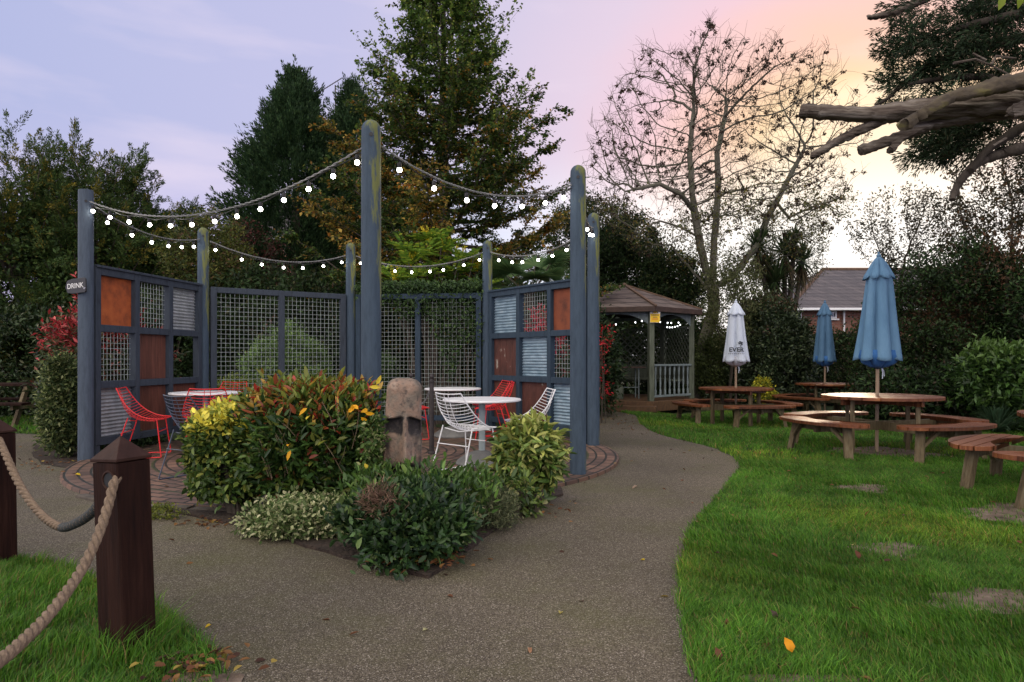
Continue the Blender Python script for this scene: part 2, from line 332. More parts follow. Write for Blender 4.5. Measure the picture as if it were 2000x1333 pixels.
def gravel_mat():
    m, nt, N, L, P = newmat('bound_gravel')
    tc = N.new('ShaderNodeTexCoord')
    vo = N.new('ShaderNodeTexVoronoi'); vo.inputs['Scale'].default_value = 215; L.new(tc.outputs['Object'], vo.inputs['Vector'])
    sp = N.new('ShaderNodeSeparateColor'); L.new(vo.outputs['Color'], sp.inputs[0])
    r = ramp_node(N, [(0, (.030, .022, .015)), (.35, (.078, .063, .041)), (.7, (.125, .105, .069)), (.92, (.19, .16, .125)), (1, (.38, .34, .28))]); L.new(sp.outputs[0], r.inputs[0])
    n = N.new('ShaderNodeTexNoise'); n.inputs['Scale'].default_value = .9; n.inputs['Detail'].default_value = 7; n.inputs['Roughness'].default_value = .7; L.new(tc.outputs['Object'], n.inputs['Vector'])
    mr = N.new('ShaderNodeMapRange'); mr.inputs['From Min'].default_value = .46; mr.inputs['From Max'].default_value = .68; mr.inputs['To Max'].default_value = .8; L.new(n.outputs['Fac'], mr.inputs['Value'])
    a = N.new('ShaderNodeAttribute'); a.attribute_name = 'moss'
    ad = N.new('ShaderNodeMath'); ad.operation = 'ADD'; ad.use_clamp = True; L.new(mr.outputs[0], ad.inputs[0]); L.new(a.outputs['Fac'], ad.inputs[1])
    n3 = N.new('ShaderNodeTexNoise'); n3.inputs['Scale'].default_value = 60; n3.inputs['Detail'].default_value = 2; L.new(tc.outputs['Object'], n3.inputs['Vector'])
    mu = N.new('ShaderNodeMath'); mu.operation = 'MULTIPLY'; L.new(ad.outputs[0], mu.inputs[0]); L.new(n3.outputs['Fac'], mu.inputs[1])
    mx = N.new('ShaderNodeMix'); mx.data_type = 'RGBA'; mx.inputs[7].default_value = (.085, .092, .016, 1)
    L.new(mu.outputs[0], mx.inputs['Factor']); L.new(r.outputs[0], mx.inputs[6])
    n4 = N.new('ShaderNodeTexNoise'); n4.inputs['Scale'].default_value = .5; n4.inputs['Detail'].default_value = 4; L.new(tc.outputs['Object'], n4.inputs['Vector'])
    m4 = N.new('ShaderNodeMapRange'); m4.inputs['From Min'].default_value = .3; m4.inputs['From Max'].default_value = .7; m4.inputs['To Min'].default_value = .72; m4.inputs['To Max'].default_value = 1.2; L.new(n4.outputs['Fac'], m4.inputs['Value'])
    sc_ = N.new('ShaderNodeVectorMath'); sc_.operation = 'SCALE'; L.new(mx.outputs[2], sc_.inputs[0]); L.new(m4.outputs[0], sc_.inputs['Scale'])
    L.new(sc_.outputs[0], P.inputs['Base Color']); P.inputs['Roughness'].default_value = .8; P.inputs['Specular IOR Level'].default_value = .35
    b = N.new('ShaderNodeBump'); b.inputs['Strength'].default_value = .8; b.inputs['Distance'].default_value = .006
    L.new(vo.outputs['Distance'], b.inputs['Height']); b.invert = True; L.new(b.outputs[0], P.inputs['Normal'])
    return m
M['gravel'] = gravel_mat()
M['soil'] = noisy('bed_soil', [(.3, (.018, .012, .009)), (.6, (.045, .03, .022)), (.8, (.09, .06, .04))], 18, rough=.95, bump=1, bscale=40, bdist=.03)
M['dirt'] = noisy('trodden_earth', [(.3, (.05, .036, .025)), (.5, (.13, .095, .07)), (.62, (.19, .145, .11)), (.8, (.26, .21, .17))], 7, rough=.95, bump=1, bscale=45, bdist=.02)
M['lawn'] = noisy('lawn_turf', [(.25, (.016, .022, .006)), (.5, (.024, .046, .008)), (.75, (.04, .065, .014))], 9, rough=.95, bump=1, bscale=60, bdist=.03)
M['edge'] = noisy('kerb_stone', [(.3, (.05, .042, .034)), (.7, (.12, .10, .08))], 8, rough=.9, bump=.6)
plank_variation(M['edge'], .6, 1.4)
def brick_paving():
    m, nt, N, L, P = newmat('ring_brick_paving')
    tc = N.new('ShaderNodeTexCoord'); sp = N.new('ShaderNodeSeparateXYZ'); L.new(tc.outputs['Object'], sp.inputs[0])
    def mth(op, a, b=None, c=None):
        n = N.new('ShaderNodeMath'); n.operation = op
        for i, v in enumerate((a, b, c)):
            if v is None: continue
            if isinstance(v, (int, float)): n.inputs[i].default_value = v
            else: L.new(v, n.inputs[i])
        return n.outputs[0]
    X, Y = sp.outputs['X'], sp.outputs['Y']
    r = mth('SQRT', mth('ADD', mth('MULTIPLY', X, X), mth('MULTIPLY', Y, Y)))
    th = mth('ARCTAN2', X, mth('MULTIPLY', Y, -1))
    W = .115
    ring = mth('FLOOR', mth('DIVIDE', r, W)); rc = mth('MULTIPLY', mth('ADD', ring, .5), W)
    u = mth('ADD', mth('MULTIPLY', th, rc), 20)
    cb = N.new('ShaderNodeCombineXYZ'); L.new(u, cb.inputs[0]); L.new(r, cb.inputs[1])
    bt = N.new('ShaderNodeTexBrick'); L.new(cb.outputs[0], bt.inputs['Vector'])
    bt.inputs['Scale'].default_value = 1; bt.inputs['Brick Width'].default_value = .21; bt.inputs['Row Height'].default_value = W
    bt.inputs['Mortar Size'].default_value = .013; bt.inputs['Mortar Smooth'].default_value = .3; bt.inputs['Bias'].default_value = -.1
    bt.inputs['Color1'].default_value = (.17, .095, .062, 1); bt.inputs['Color2'].default_value = (.070, .043, .032, 1); bt.inputs['Mortar'].default_value = (.012, .013, .007, 1)
    n = N.new('ShaderNodeTexNoise'); n.inputs['Scale'].default_value = 3; n.inputs['Detail'].default_value = 6; L.new(tc.outputs['Object'], n.inputs['Vector'])
    mr = N.new('ShaderNodeMapRange'); mr.inputs['From Min'].default_value = .3; mr.inputs['From Max'].default_value = .7; mr.inputs['To Min'].default_value = .65; mr.inputs['To Max'].default_value = 1.25; L.new(n.outputs['Fac'], mr.inputs['Value'])
    s_ = N.new('ShaderNodeVectorMath'); s_.operation = 'SCALE'; L.new(bt.outputs['Color'], s_.inputs[0]); L.new(mr.outputs[0], s_.inputs['Scale'])
    # every few rings a wider mossy joint
    mo = mth('MODULO', r, W * 4); wide = mth('LESS_THAN', mo, .03)
    wn = mth('MULTIPLY', wide, .8)
    mx = N.new('ShaderNodeMix'); mx.data_type = 'RGBA'; mx.inputs[7].default_value = (.030, .045, .010, 1); L.new(wn, mx.inputs['Factor']); L.new(s_.outputs[0], mx.inputs[6])
    L.new(mx.outputs[2], P.inputs['Base Color']); P.inputs['Roughness'].default_value = .62
    b = N.new('ShaderNodeBump'); b.inputs['Strength'].default_value = .9; b.inputs['Distance'].default_value = .012; b.invert = True
    L.new(bt.outputs['Fac'], b.inputs['Height']); L.new(b.outputs[0], P.inputs['Normal'])
    return m
M['paving'] = brick_paving()
def brick_wall(name, c1, c2, mort, bw=.225, rh=.075, ms=.01):
    m, nt, N, L, P = newmat(name); tc = N.new('ShaderNodeTexCoord'); sp = N.new('ShaderNodeSeparateXYZ'); L.new(tc.outputs['Object'], sp.inputs[0])
    ad = N.new('ShaderNodeMath'); L.new(sp.outputs['X'], ad.inputs[0]); L.new(sp.outputs['Y'], ad.inputs[1])
    cb = N.new('ShaderNodeCombineXYZ'); L.new(ad.outputs[0], cb.inputs[0]); L.new(sp.outputs['Z'], cb.inputs[1])
    bt = N.new('ShaderNodeTexBrick'); L.new(cb.outputs[0], bt.inputs['Vector']); bt.inputs['Scale'].default_value = 1
    bt.inputs['Brick Width'].default_value = bw; bt.inputs['Row Height'].default_value = rh; bt.inputs['Mortar Size'].default_value = ms
    bt.inputs['Color1'].default_value = (*c1, 1); bt.inputs['Color2'].default_value = (*c2, 1); bt.inputs['Mortar'].default_value = (*mort, 1)
    L.new(bt.outputs['Color'], P.inputs['Base Color']); P.inputs['Roughness'].default_value = .9
    b = N.new('ShaderNodeBump'); b.inputs['Strength'].default_value = .5; b.inputs['Distance'].default_value = .01; b.invert = True
    L.new(bt.outputs['Fac'], b.inputs['Height']); L.new(b.outputs[0], P.inputs['Normal']); return m
M['brick'] = brick_wall('red_brick_wall', (.27, .095, .06), (.17, .06, .045), (.2, .17, .14))
M['slate'] = brick_wall('grey_slate_roof', (.075, .068, .075), (.115, .10, .105), (.035, .032, .036), .35, .22, .012)
M['shingle'] = brick_wall('brown_felt_shingles', (.085, .062, .055), (.15, .115, .10), (.03, .022, .02), .30, .13, .012)
M['upvc'] = noisy('white_window_frame', [(.3, (.72, .74, .76)), (.7, (.8, .8, .82))], 4, rough=.4, bump=0)
M['glass'] = noisy('window_glass', [(.3, (.10, .13, .16)), (.7, (.2, .24, .28))], 2, rough=.08, bump=0, spec=.8)
M['gaz_post'] = noisy('grey_green_weathered_post', [(.3, (.055, .065, .045)), (.7, (.13, .15, .11))], 9, (3, 3, .4), .8, .3)
M['gaz_blue'] = noisy('faded_grey_blue_paint', [(.3, (.11, .14, .14)), (.7, (.20, .24, .25))], 9, (2, 2, .5), .7, .2)
M['gaz_dark'] = noisy('dark_brown_fascia', [(.3, (.03, .018, .014)), (.7, (.07, .04, .03))], 9, rough=.7, bump=.2)
M['gaz_ridge'] = noisy('brown_ridge_board', [(.3, (.07, .04, .025)), (.7, (.15, .09, .055))], 9, rough=.7, bump=.2)
M['deck'] = noisy('orange_brown_deck', [(.3, (.06, .033, .018)), (.7, (.14, .075, .035))], 9, (1, 4, 1), .7, .3)
M['yellow'] = noisy('yellow_sign_face', [(.3, (.78, .48, .01)), (.7, (.82, .52, .012))], 3, rough=.4, bump=0)
M['red_ink'] = noisy('orange_red_print', [(.3, (.55, .12, .02)), (.7, (.6, .14, .02))], 3, rough=.5, bump=0)
M['sign_white'] = noisy('white_sign_plastic', [(.3, (.6, .6, .6)), (.7, (.68, .68, .68))], 3, rough=.4, bump=0)
M['ink'] = noisy('dark_navy_print', [(.3, (.02, .024, .04)), (.7, (.03, .035, .05))], 3, rough=.6, bump=0)
def emit(name, c, s):
    m, nt, N, L, P = newmat(name); P.inputs['Emission Color'].default_value = (*c, 1); P.inputs['Emission Strength'].default_value = s
    P.inputs['Base Color'].default_value = (.8, .8, .8, 1); return m
M['bulb'] = emit('lit_bulb_glass', (1, .95, .84), 22)
M['bulb_small'] = emit('lit_pin_light', (.95, .97, 1), 5)

# ------------------------------------------------------------------ foliage
def unit(a): return a / np.maximum(np.linalg.norm(a, axis=-1, keepdims=True), 1e-9)
def rdir(n, rng=RNG): return unit(rng.normal(size=(n, 3)))
def np_mesh(name, V, faces_idx, nper, tint, m, parent=None, smooth=False, local=False):
    me = bpy.data.meshes.new(name); nv = len(V); nf = len(faces_idx)
    me.vertices.add(nv); me.vertices.foreach_set('co', V.astype(np.float32).ravel())
    me.loops.add(nf * nper); me.loops.foreach_set('vertex_index', faces_idx.astype(np.int32).ravel())
    me.polygons.add(nf); me.polygons.foreach_set('loop_start', np.arange(0, nf * nper, nper, dtype=np.int32))
    if smooth: me.polygons.foreach_set('use_smooth', np.ones(nf, bool))
    me.update(calc_edges=True)
    if tint is not None:
        at_ = me.attributes.new('tint', 'FLOAT_COLOR', 'POINT')
        c4 = np.ones((nv, 4), np.float32); c4[:, :3] = tint; at_.data.foreach_set('color', c4.ravel())
    return link_mesh(name, me, m, parent, local)
def leaves(name, P, D, U, L, W, C, m, parent=None, fold=.35, droop=.12, six=False):
    n = len(P); L = np.broadcast_to(np.asarray(L, float), (n,))[:, None]; W = np.broadcast_to(np.asarray(W, float), (n,))[:, None]
    S = unit(np.cross(D, U)); U2 = np.cross(S, D)
    if not six:
        l = P + D * L * .45 + S * W / 2 + U2 * W * fold * .5
        r = P + D * L * .45 - S * W / 2 + U2 * W * fold * .5
        t = P + D * L - U2 * L * droop
        V = np.stack([P, l, t, r], 1).reshape(-1, 3); k = 4
        base = np.arange(n)[:, None] * 4
        Fc = np.concatenate([base + [[0, 2, 1]], base + [[0, 3, 2]]], 0); nper = 3
    else:
        a = W / 2
        l1 = P + D * L * .28 + S * a * .85 + U2 * a * fold; r1 = P + D * L * .28 - S * a * .85 + U2 * a * fold
        l2 = P + D * L * .66 + S * a * .8 + U2 * (a * fold - L * droop * .4); r2 = P + D * L * .66 - S * a * .8 + U2 * (a * fold - L * droop * .4)
        t = P + D * L - U2 * L * droop
        V = np.stack([P, l1, l2, t, r2, r1], 1).reshape(-1, 3); k = 6
        base = np.arange(n)[:, None] * 6
        Fc = np.concatenate([base + [[0, 3, 2, 1]], base + [[0, 5, 4, 3]]], 0); nper = 4
    tint = np.repeat(C, k, 0)
    return np_mesh(name, V, Fc, nper, tint, m, parent)
def pick(pal, n, rng=RNG, jit=.3):
    w = np.array([p[1] for p in pal], float); w /= w.sum(); c = np.array([p[0] for p in pal], float)
    k = rng.choice(len(pal), n, p=w)
    return c[k] * (1 + (rng.random((n, 1)) - .5) * 2 * jit)
def lump(dirs, rng, amp, freq=3.0, k=6):
    out = np.zeros(len(dirs))
    for _ in range(k):
        w = rng.normal(size=3) * freq; out += np.sin(dirs @ w + rng.random() * 6.28)
    return 1 + amp * out / math.sqrt(k)
def cloud(c, r, ncl, per, cr, power=2., shell=.55, amp=.12, rng=RNG, zmin=.02, up=.0, freq=3.):
    d = rdir(ncl, rng); d[:, 2] += up; d = unit(d)
    e = 1 / (np.abs(d) ** power).sum(1) ** (1 / power)
    rad = (shell + (1 - shell) * rng.random(ncl) ** .6) * lump(d, rng, amp, freq)
    cen = np.array(c) + d * (e * rad)[:, None] * np.array(r)
    P = np.repeat(cen, per, 0) + rng.normal(size=(ncl * per, 3)) * cr
    N_ = unit(np.repeat(d / np.array(r), per, 0)); 
    k = P[:, 2] > zmin
    return P[k], N_[k], np.repeat(np.arange(ncl), per)[k]
def leafset(name, P, N_, pal, L, W, m, parent, rng=RNG, out=.6, rnd=.8, up=.25, top=None, ztop=1.0, six=False, jit=.3, cl=None, cljit=.0, **kw):
    n = len(P); D = unit(N_ * out + rdir(n, rng) * rnd + np.array([0, 0, up])); U = unit(rdir(n, rng) * .7 + np.array([0, 0, .8]) + N_ * .4)
    C = pick(pal, n, rng, jit)
    if top is not None:
        w = sm((P[:, 2] - ztop[0]) / (ztop[1] - ztop[0])); k = rng.random(n) < w; C[k] = pick(top, int(k.sum()), rng, jit)
    if cl is not None and cljit:
        f = 1 + (rng.random(cl.max() + 1) - .5) * 2 * cljit; C = C * f[cl][:, None]
    sz = .7 + .6 * rng.random(n)
    return leaves(name, P, D, U, L * sz, W * sz, np.clip(C, 0, 1), m, parent, six=six, **kw)
def bush(name, label, cat, c, r, pal, ncl=300, per=60, cr=.06, L=.06, W=.03, mat='leaf', stems=5, group=None, base=None, trunkr=.02, power=2., shell=.5, amp=.12, freq=3., stem_mat='bark', clr_up=0., **kw):
    bx, by = (base or (c[0], c[1])); g = float(gz(bx, by))
    t = thing(name, (bx, by, g), label, cat, group)
    P, N_, cl = cloud(c, r, ncl, per, cr, power, shell, amp, zmin=g + .01, freq=freq, up=clr_up)
    leafset('foliage', P, N_, pal, L, W, M[mat], t, cl=cl, cljit=.25, **kw)
    mb = MB()
    for k in range(stems):
        a = random.uniform(0, 6.28); q = random.uniform(.2, .8)
        e = Vector((c[0] + r[0] * q * math.cos(a), c[1] + r[1] * q * math.sin(a), c[2] + r[2] * random.uniform(.1, .7)))
        b = Vector((bx + .06 * math.cos(a), by + .06 * math.sin(a), g - .02)); mid = b.lerp(e, .5) + Vector((random.uniform(-.05, .05), random.uniform(-.05, .05), .08))
        mb.tube([b, mid, e], [trunkr, trunkr * .8, trunkr * .4], 5)
    if stems: mb.build('stems', M[stem_mat], t, smooth=True)
    return t
def plumes(name, B, T, per, r, pal, L, W, m, parent, rng=RNG, spread=.6, droop=0., clj=.25, jit=.3):
    n = len(B) * per; b = np.repeat(B, per, 0); tt = np.repeat(T, per, 0); t = rng.random((n, 1)) ** .85
    ax = unit(tt - b); o = rng.normal(size=(n, 3)); rr = np.repeat(np.broadcast_to(r, (len(B),)), per)[:, None]
    P = b + (tt - b) * t + o * rr * (1.05 - t * .8) * .6
    D = unit(ax + unit(o) * spread + np.array([0, 0, -droop])); U = unit(rdir(n, rng) + np.array([0, 0, .6]))
    C = pick(pal, n, rng, jit) * np.repeat(1 + (rng.random(len(B)) - .5) * 2 * clj, per)[:, None]
    sz = .7 + .6 * rng.random(n)
    return leaves(name, P, D, U, L * sz, W * sz, np.clip(C, 0, 1), m, parent, fold=.2)
# space colonisation branching
def colonize(att, nodes, parents, step, di, dk, iters=120, bias=(0, 0, .0), rng=RNG):
    nodes = [np.array(p, float) for p in nodes]; parents = list(parents)
    A = np.array(att); nd = np.full(len(A), 1e9); ni = np.zeros(len(A), int)
    def upd(i0):
        nonlocal nd, ni
        for i in range(i0, len(nodes)):
            d = np.linalg.norm(A - nodes[i], axis=1); k = d < nd; nd[k] = d[k]; ni[k] = i
    upd(0)
    for _ in range(iters):
        if len(A) == 0: break
        act = nd < di
        if not act.any(): break
        v = unit(A - np.array(nodes)[ni]); acc = {}
        for i in np.where(act)[0]:
            acc.setdefault(ni[i], np.zeros(3)); acc[ni[i]] += v[i]
        i0 = len(nodes)
        for k, s in acc.items():
            d = s / (np.linalg.norm(s) + 1e-9) + np.array(bias) + rng.normal(size=3) * .12
            nodes.append(nodes[k] + d / np.linalg.norm(d) * step); parents.append(k)
        upd(i0)
        keep = nd > dk; A, nd, ni = A[keep], nd[keep], ni[keep]
    return np.array(nodes), np.array(parents)
def branch_tubes(nodes, parents, rtip=.006, ex=2.3, rbase=None, nlock=0):
    n = len(nodes); kids = [[] for _ in range(n)]
    for i in range(1, n): kids[parents[i]].append(i)
    acc = np.zeros(n)
    for i in range(n - 1, -1, -1):
        if not kids[i]: acc[i] = 1
        if i > 0: acc[parents[i]] += acc[i]
    rad = rtip * acc ** (1 / ex)
    if rbase: rad *= 1; 
    mb = MB()
    stack = [(0, None)]
    while stack:
        i, par = stack.pop(); ch = [] if par is None else [par]
        ch.append(i); k = i
        while kids[k]:
            ks = sorted(kids[k], key=lambda q: -acc[q])
            for q in ks[1:]: stack.append((q, k))
            k = ks[0]; ch.append(k)
        if len(ch) < 2: continue
        rr = [float(rad[q]) for q in ch]
        if par is not None: rr[0] = rr[1]
        mb.tube([nodes[q] for q in ch], rr, 8 if rr[0] > .05 else (5 if rr[0] > .015 else 3), cap=rr[0] > .03)
    tips = [i for i in range(n) if not kids[i]]
    return mb, tips, rad, kids
#PART2
# ================================================================== SETTING
def inpoly(x, y, poly):
    c = np.zeros(len(x), bool); n = len(poly); j = n - 1
    for i in range(n):
        xi, yi = poly[i]; xj, yj = poly[j]
        k = ((yi > y) != (yj > y)) & (x < (xj - xi) * (y - yi) / ((yj - yi) + 1e-12) + xi); c ^= k; j = i
    return c
def ground():
    xs = np.concatenate([[-150, -80, -40, -20], np.arange(-12, 12.01, .4), [20, 40, 80, 150]]); ys = np.concatenate([[-60, -20, -6], np.arange(-2, 20.01, .4), [25, 35, 60, 120, 300]])
    X, Y = np.meshgrid(xs, ys); Z = gz(X, Y); V = np.stack([X, Y, Z], -1).reshape(-1, 3)
    nx, ny = len(xs), len(ys); i, j = np.meshgrid(np.arange(nx - 1), np.arange(ny - 1)); b = (j * nx + i).ravel()
    me = bpy.data.meshes.new('ground'); me.from_pydata(V.tolist(), [], np.stack([b, b + 1, b + nx + 1, b + nx], 1).tolist())
    tag(link_mesh('ground', me, M['lawn'], None, True), kind='structure')
ground()
right_edge = [gd(*p) for p in ((1362, 1333), (1345, 1290), (1335, 1240), (1330, 1180), (1328, 1130), (1333, 1090), (1343, 1050), (1358, 1022), (1378, 996), (1402, 968), (1425, 945), (1443, 922), (1446, 908), (1432, 893), (1400, 878), (1365, 868), (1330, 860), (1296, 852), (1270, 842), (1250, 828), (1243, 812))]
left_edge = [gd(*p) for p in ((0, 1086), (60, 1094), (130, 1110), (190, 1138), (260, 1172), (330, 1205), (385, 1245), (425, 1296), (442, 1333))]
PATH = [(-1.2, 1.2), (-1.5, -5), (1.7, -5), (1.15, 1.0)] + right_edge + [(2.3, 15.5), (1.2, 15.8), (.9, 13.5), (1.2, 10.5), (.9, 8.6), (-1.9, 8.6), (-4.7, 8.0)] + \
       [gd(*p) for p in ((128, 912), (80, 905), (66, 890), (70, 872), (92, 860), (95, 853), (70, 849), (25, 847))] + [(-9.5, 11.2), (-16, 11.5), (-16, 6.0), (-8, 5.0), (-4.5, 4.6)] + left_edge
def sheet(name, poly, z, m, thick=0, kind='structure', moss=None, wob=0):
    import bmesh
    bm = bmesh.new(); n = len(poly)
    # densify edges slightly and roughen them
    pts = []
    for i in range(n):
        a, b = Vector(poly[i]).to_2d(), Vector(poly[(i + 1) % n]).to_2d(); L = (b - a).length; k = max(1, int(L / .12)) if wob and L < 3 else 1
        for q in range(k):
            p = a.lerp(b, q / k); pts.append((p.x + random.uniform(-wob, wob), p.y + random.uniform(-wob, wob)))
    vs = [bm.verts.new((x, y, float(gz(x, y)) + z)) for x, y in pts]
    f = bm.faces.new(vs)
    if f.normal.z < 0: f.normal_flip()
    f.normal_update()
    if f.normal.z < 0: f.normal_flip()
    if thick:
        r = bmesh.ops.extrude_face_region(bm, geom=[f]); bmesh.ops.translate(bm, verts=[e for e in r['geom'] if isinstance(e, bmesh.types.BMVert)], vec=(0, 0, -thick))
    bmesh.ops.triangulate(bm, faces=[f for f in bm.faces if len(f.verts) > 4])
    bmesh.ops.recalc_face_normals(bm, faces=bm.faces)
    if not thick:
        for f in bm.faces:
            if f.normal.z < 0: f.normal_flip()
    me = bpy.data.meshes.new(name); bm.to_mesh(me); bm.free()
    return tag(link_mesh(name, me, m, None, True), kind=kind)
p_ = sheet('path', PATH, .004, M['gravel'], wob=.012)
# patio disc with centre of rings at its middle
PC = (-1.85, 8.48); PR = 3.14
def patio():
    mb = MB(); n = 96; rings = [0, .5, 1.2, 2, 2.7, PR - .10, PR, PR + .004]; zs = [.04] * 6 + [.036, -.02]
    mb.v.append((PC[0], PC[1], .04))
    for r, z in zip(rings[1:], zs[1:]):
        for j in range(n):
            a = 2 * math.pi * j / n; mb.v.append((PC[0] + r * math.cos(a), PC[1] + r * math.sin(a), z))
    for j in range(n): mb.f.append((0, 1 + j, 1 + (j + 1) % n))
    for k in range(len(rings) - 2):
        for j in range(n):
            j2 = (j + 1) % n; mb.f.append((1 + k * n + j, 1 + (k + 1) * n + j, 1 + (k + 1) * n + j2, 1 + k * n + j2))
    me = bpy.data.meshes.new('patio'); me.from_pydata(mb.v, [], mb.f); me.update()
    tag(link_mesh('patio', me, M['paving'], None), kind='structure')
    mb = MB(); n = 60
    for j in range(39, 49):     # stone kerb along the front, one block after another
        a0 = 2 * math.pi * (j + .04) / n; a1 = 2 * math.pi * (j + .96) / n
        z = .03 + random.uniform(-.006, .006); r1 = PR + .10 + random.uniform(-.012, .012)
        poly = [(PC[0] + PR * 1.003 * math.cos(a0), PC[1] + PR * 1.003 * math.sin(a0)), (PC[0] + r1 * math.cos(a0), PC[1] + r1 * math.sin(a0)), (PC[0] + r1 * math.cos(a1), PC[1] + r1 * math.sin(a1)), (PC[0] + PR * 1.003 * math.cos(a1), PC[1] + PR * 1.003 * math.sin(a1))]
        mb.prism(poly, -.05, z)
    tag(mb.build('patio_edging', M['edge'], bevel=.008), kind='structure')
patio()
BED = [gd(*p) for p in ((840, 1133), (885, 1098), (930, 1066), (1000, 1012), (1060, 984), (1100, 969))] + [(.45, 6.30), (.3, 6.28), (.0, 6.02), (-.6, 5.70), (-1.2, 5.50), (-1.9, 5.43), (-2.5, 5.50), (-3.0, 5.66)] + [gd(*p) for p in ((330, 1000), (430, 1022), (520, 1044), (640, 1084), (740, 1110))]
def bed():
    sheet('planting_bed', BED, .024, M['soil'], .03, wob=.012)
bed()
sheet('shrub_border', [gd(*p) for p in ((128, 915), (82, 908), (64, 892), (68, 872), (90, 858), (150, 850), (160, 905))], .010, M['soil'], wob=.02)
DIRT = []
def dirt(px, py, w, d, seed):
    x, y = gd(px, py); rnd = random.Random(seed); ph = [rnd.uniform(0, 6.28) for _ in range(4)]
    poly = []
    for k in range(40):
        a = 2 * math.pi * k / 40; q = 1 + .16 * math.sin(2 * a + ph[0]) + .12 * math.sin(3 * a + ph[1]) + .09 * math.sin(7 * a + ph[2])
        poly.append((x + w / 2 * q * math.cos(a), y + d / 2 * q * math.sin(a)))
    DIRT.append(poly); sheet('soil_patch', poly, .009, M['dirt'])
dirt(1690, 956, .46, .5, 1); dirt(1735, 1076, .50, .34, 2); dirt(1965, 1178, .68, .42, 3); dirt(1575, 1338, .42, .16, 4)
dirt(1725, 884, 1.3, .9, 5); dirt(2030, 1010, 1.2, .8, 6); dirt(395, 1335, .25, .2, 7)

# far belt of trees, only its tops show
def far_belt():
    n = 42000; x = RNG.uniform(-42, 48, n); h = 3.4 + 1.1 * np.sin(x * .35) + .8 * np.sin(x * .9 + 1)
    h = np.where((x > 9) & (x < 20), np.minimum(h, 2.2), h)
    P = np.stack([x, RNG.uniform(31, 36, n), RNG.random(n) ** .7 * h], 1)
    leafset('distant_trees', P, rdir(n) * [1, .3, 1] + [0, -.7, 0], [((.02, .035, .014), 3), ((.04, .06, .02), 2), ((.07, .05, .02), .6)], .36, .22, M['leaf'], None)
    o = bpy.data.objects['distant_trees']; tag(o, 'low dark belt of far off trees behind the garden', 'trees', kind='stuff')
far_belt()

# ================================================================== OCTAGON OF POSTS
POSTS = {'A': (168, 372, 7.89), 'B': (397, 445, 10.2), 'C': (685, 475, 11.5), 'D': (725, 235, 5.55), 'E': (952, 470, 11.2), 'F': (1129, 323, 6.87), 'G': (1159, 416, 9.13)}
PP = {}
plabel = {'A': 'leftmost tall blue-grey timber post, carrying the black DRINK sign', 'B': 'mossy timber post between the left nine-square screen and the wire mesh screen',
          'C': 'narrow green-stained timber post between the two wire mesh screens', 'D': 'tallest-looking blue-grey timber post, nearest the camera behind the red-tipped bush',
          'E': 'timber post between the right mesh screen and the right nine-square screen', 'F': 'blue-grey timber post standing beside the path behind the spotted laurel',
          'G': 'blue-grey timber post right of the path-side post, in front of the gazebo'}
for k, (px, py, Y) in POSTS.items():
    p = at(px, py, Y); PP[k] = Vector((p.x, p.y, 0)); H = p.z
    t = thing('timber_post', (p.x, p.y, .04), plabel[k], 'post', 'tall posts ringing the patio')
    mb = MB(); r = .082
    prof = [(r * 1.02, -.1), (r, .5), (r * .985, H * .6), (r * .96, H - .14)] + [(r * .96 * math.cos(a), H - .12 + .08 * math.sin(a)) for a in (R_(15), R_(35), R_(55), R_(75))] + [(.006, H - .04)]
    if k == 'A': prof = [(r * 1.02, -.1), (r, .5), (r * .985, H * .6), (r * .96, H - .06), (r * .93, H - .042), (.006, H - .04)]
    mb.lathe(prof, (0, 0, 0), 28); mb.build('shaft', M['post_plain' if k == 'A' else 'post'], t, smooth=True, local=True)
    mb = MB(); d = Vector((-p.x, -p.y, 0)).normalized(); o = Vector((d.x * r * .94, d.y * r * .94, H - .18))
    mb.tube([o, o + d * .008], .016, 10); mb.build('bolt_hole', M['black'], t, local=True)
def frame_axes(a, b, inset=.10):
    A, B = PP[a], PP[b]; d = (B - A).normalized(); return A + d * inset, B - d * inset, d
def corrugated(mb, o, d, w, z0, z1, nrm, pitch=.062, amp=.011):
    nz = int((z1 - z0) / pitch * 8); vs = []; fs = []
    for i in range(nz + 1):
        z = z0 + (z1 - z0) * i / nz; off = amp * math.sin(2 * math.pi * (z - z0) / pitch)
        for s in (0, w):
            for th in (0, .0015): vs.append(o + d * s + nrm * (off + th) + Vector((0, 0, z)))
    for i in range(nz):
        a = i * 4; b = a + 4; fs += [(a, a + 2, b + 2, b), (a + 1, b + 1, b + 3, a + 3), (a, b, b + 1, a + 1), (a + 2, a + 3, b + 3, b + 2)]
    mb.add(vs, fs)
def wiremesh(mb, o, d, w, z0, z1, pitch=.068, r=.0030):
    nx = max(2, int(round(w / pitch))); nz = max(2, int(round((z1 - z0) / pitch)))
    for i in range(1, nx): 
        p = o + d * (w * i / nx); mb.tube([p + Vector((0, 0, z0)), p + Vector((0, 0, z1))], r, 4, cap=False)
    nn = Vector((-d.y, d.x, 0)) * r
    for i in range(1, nz):
        z = z0 + (z1 - z0) * i / nz; mb.tube([o + nn + Vector((0, 0, z)), o + nn + d * w + Vector((0, 0, z))], r, 4, cap=False)
Z0, Z1 = .17, 2.27
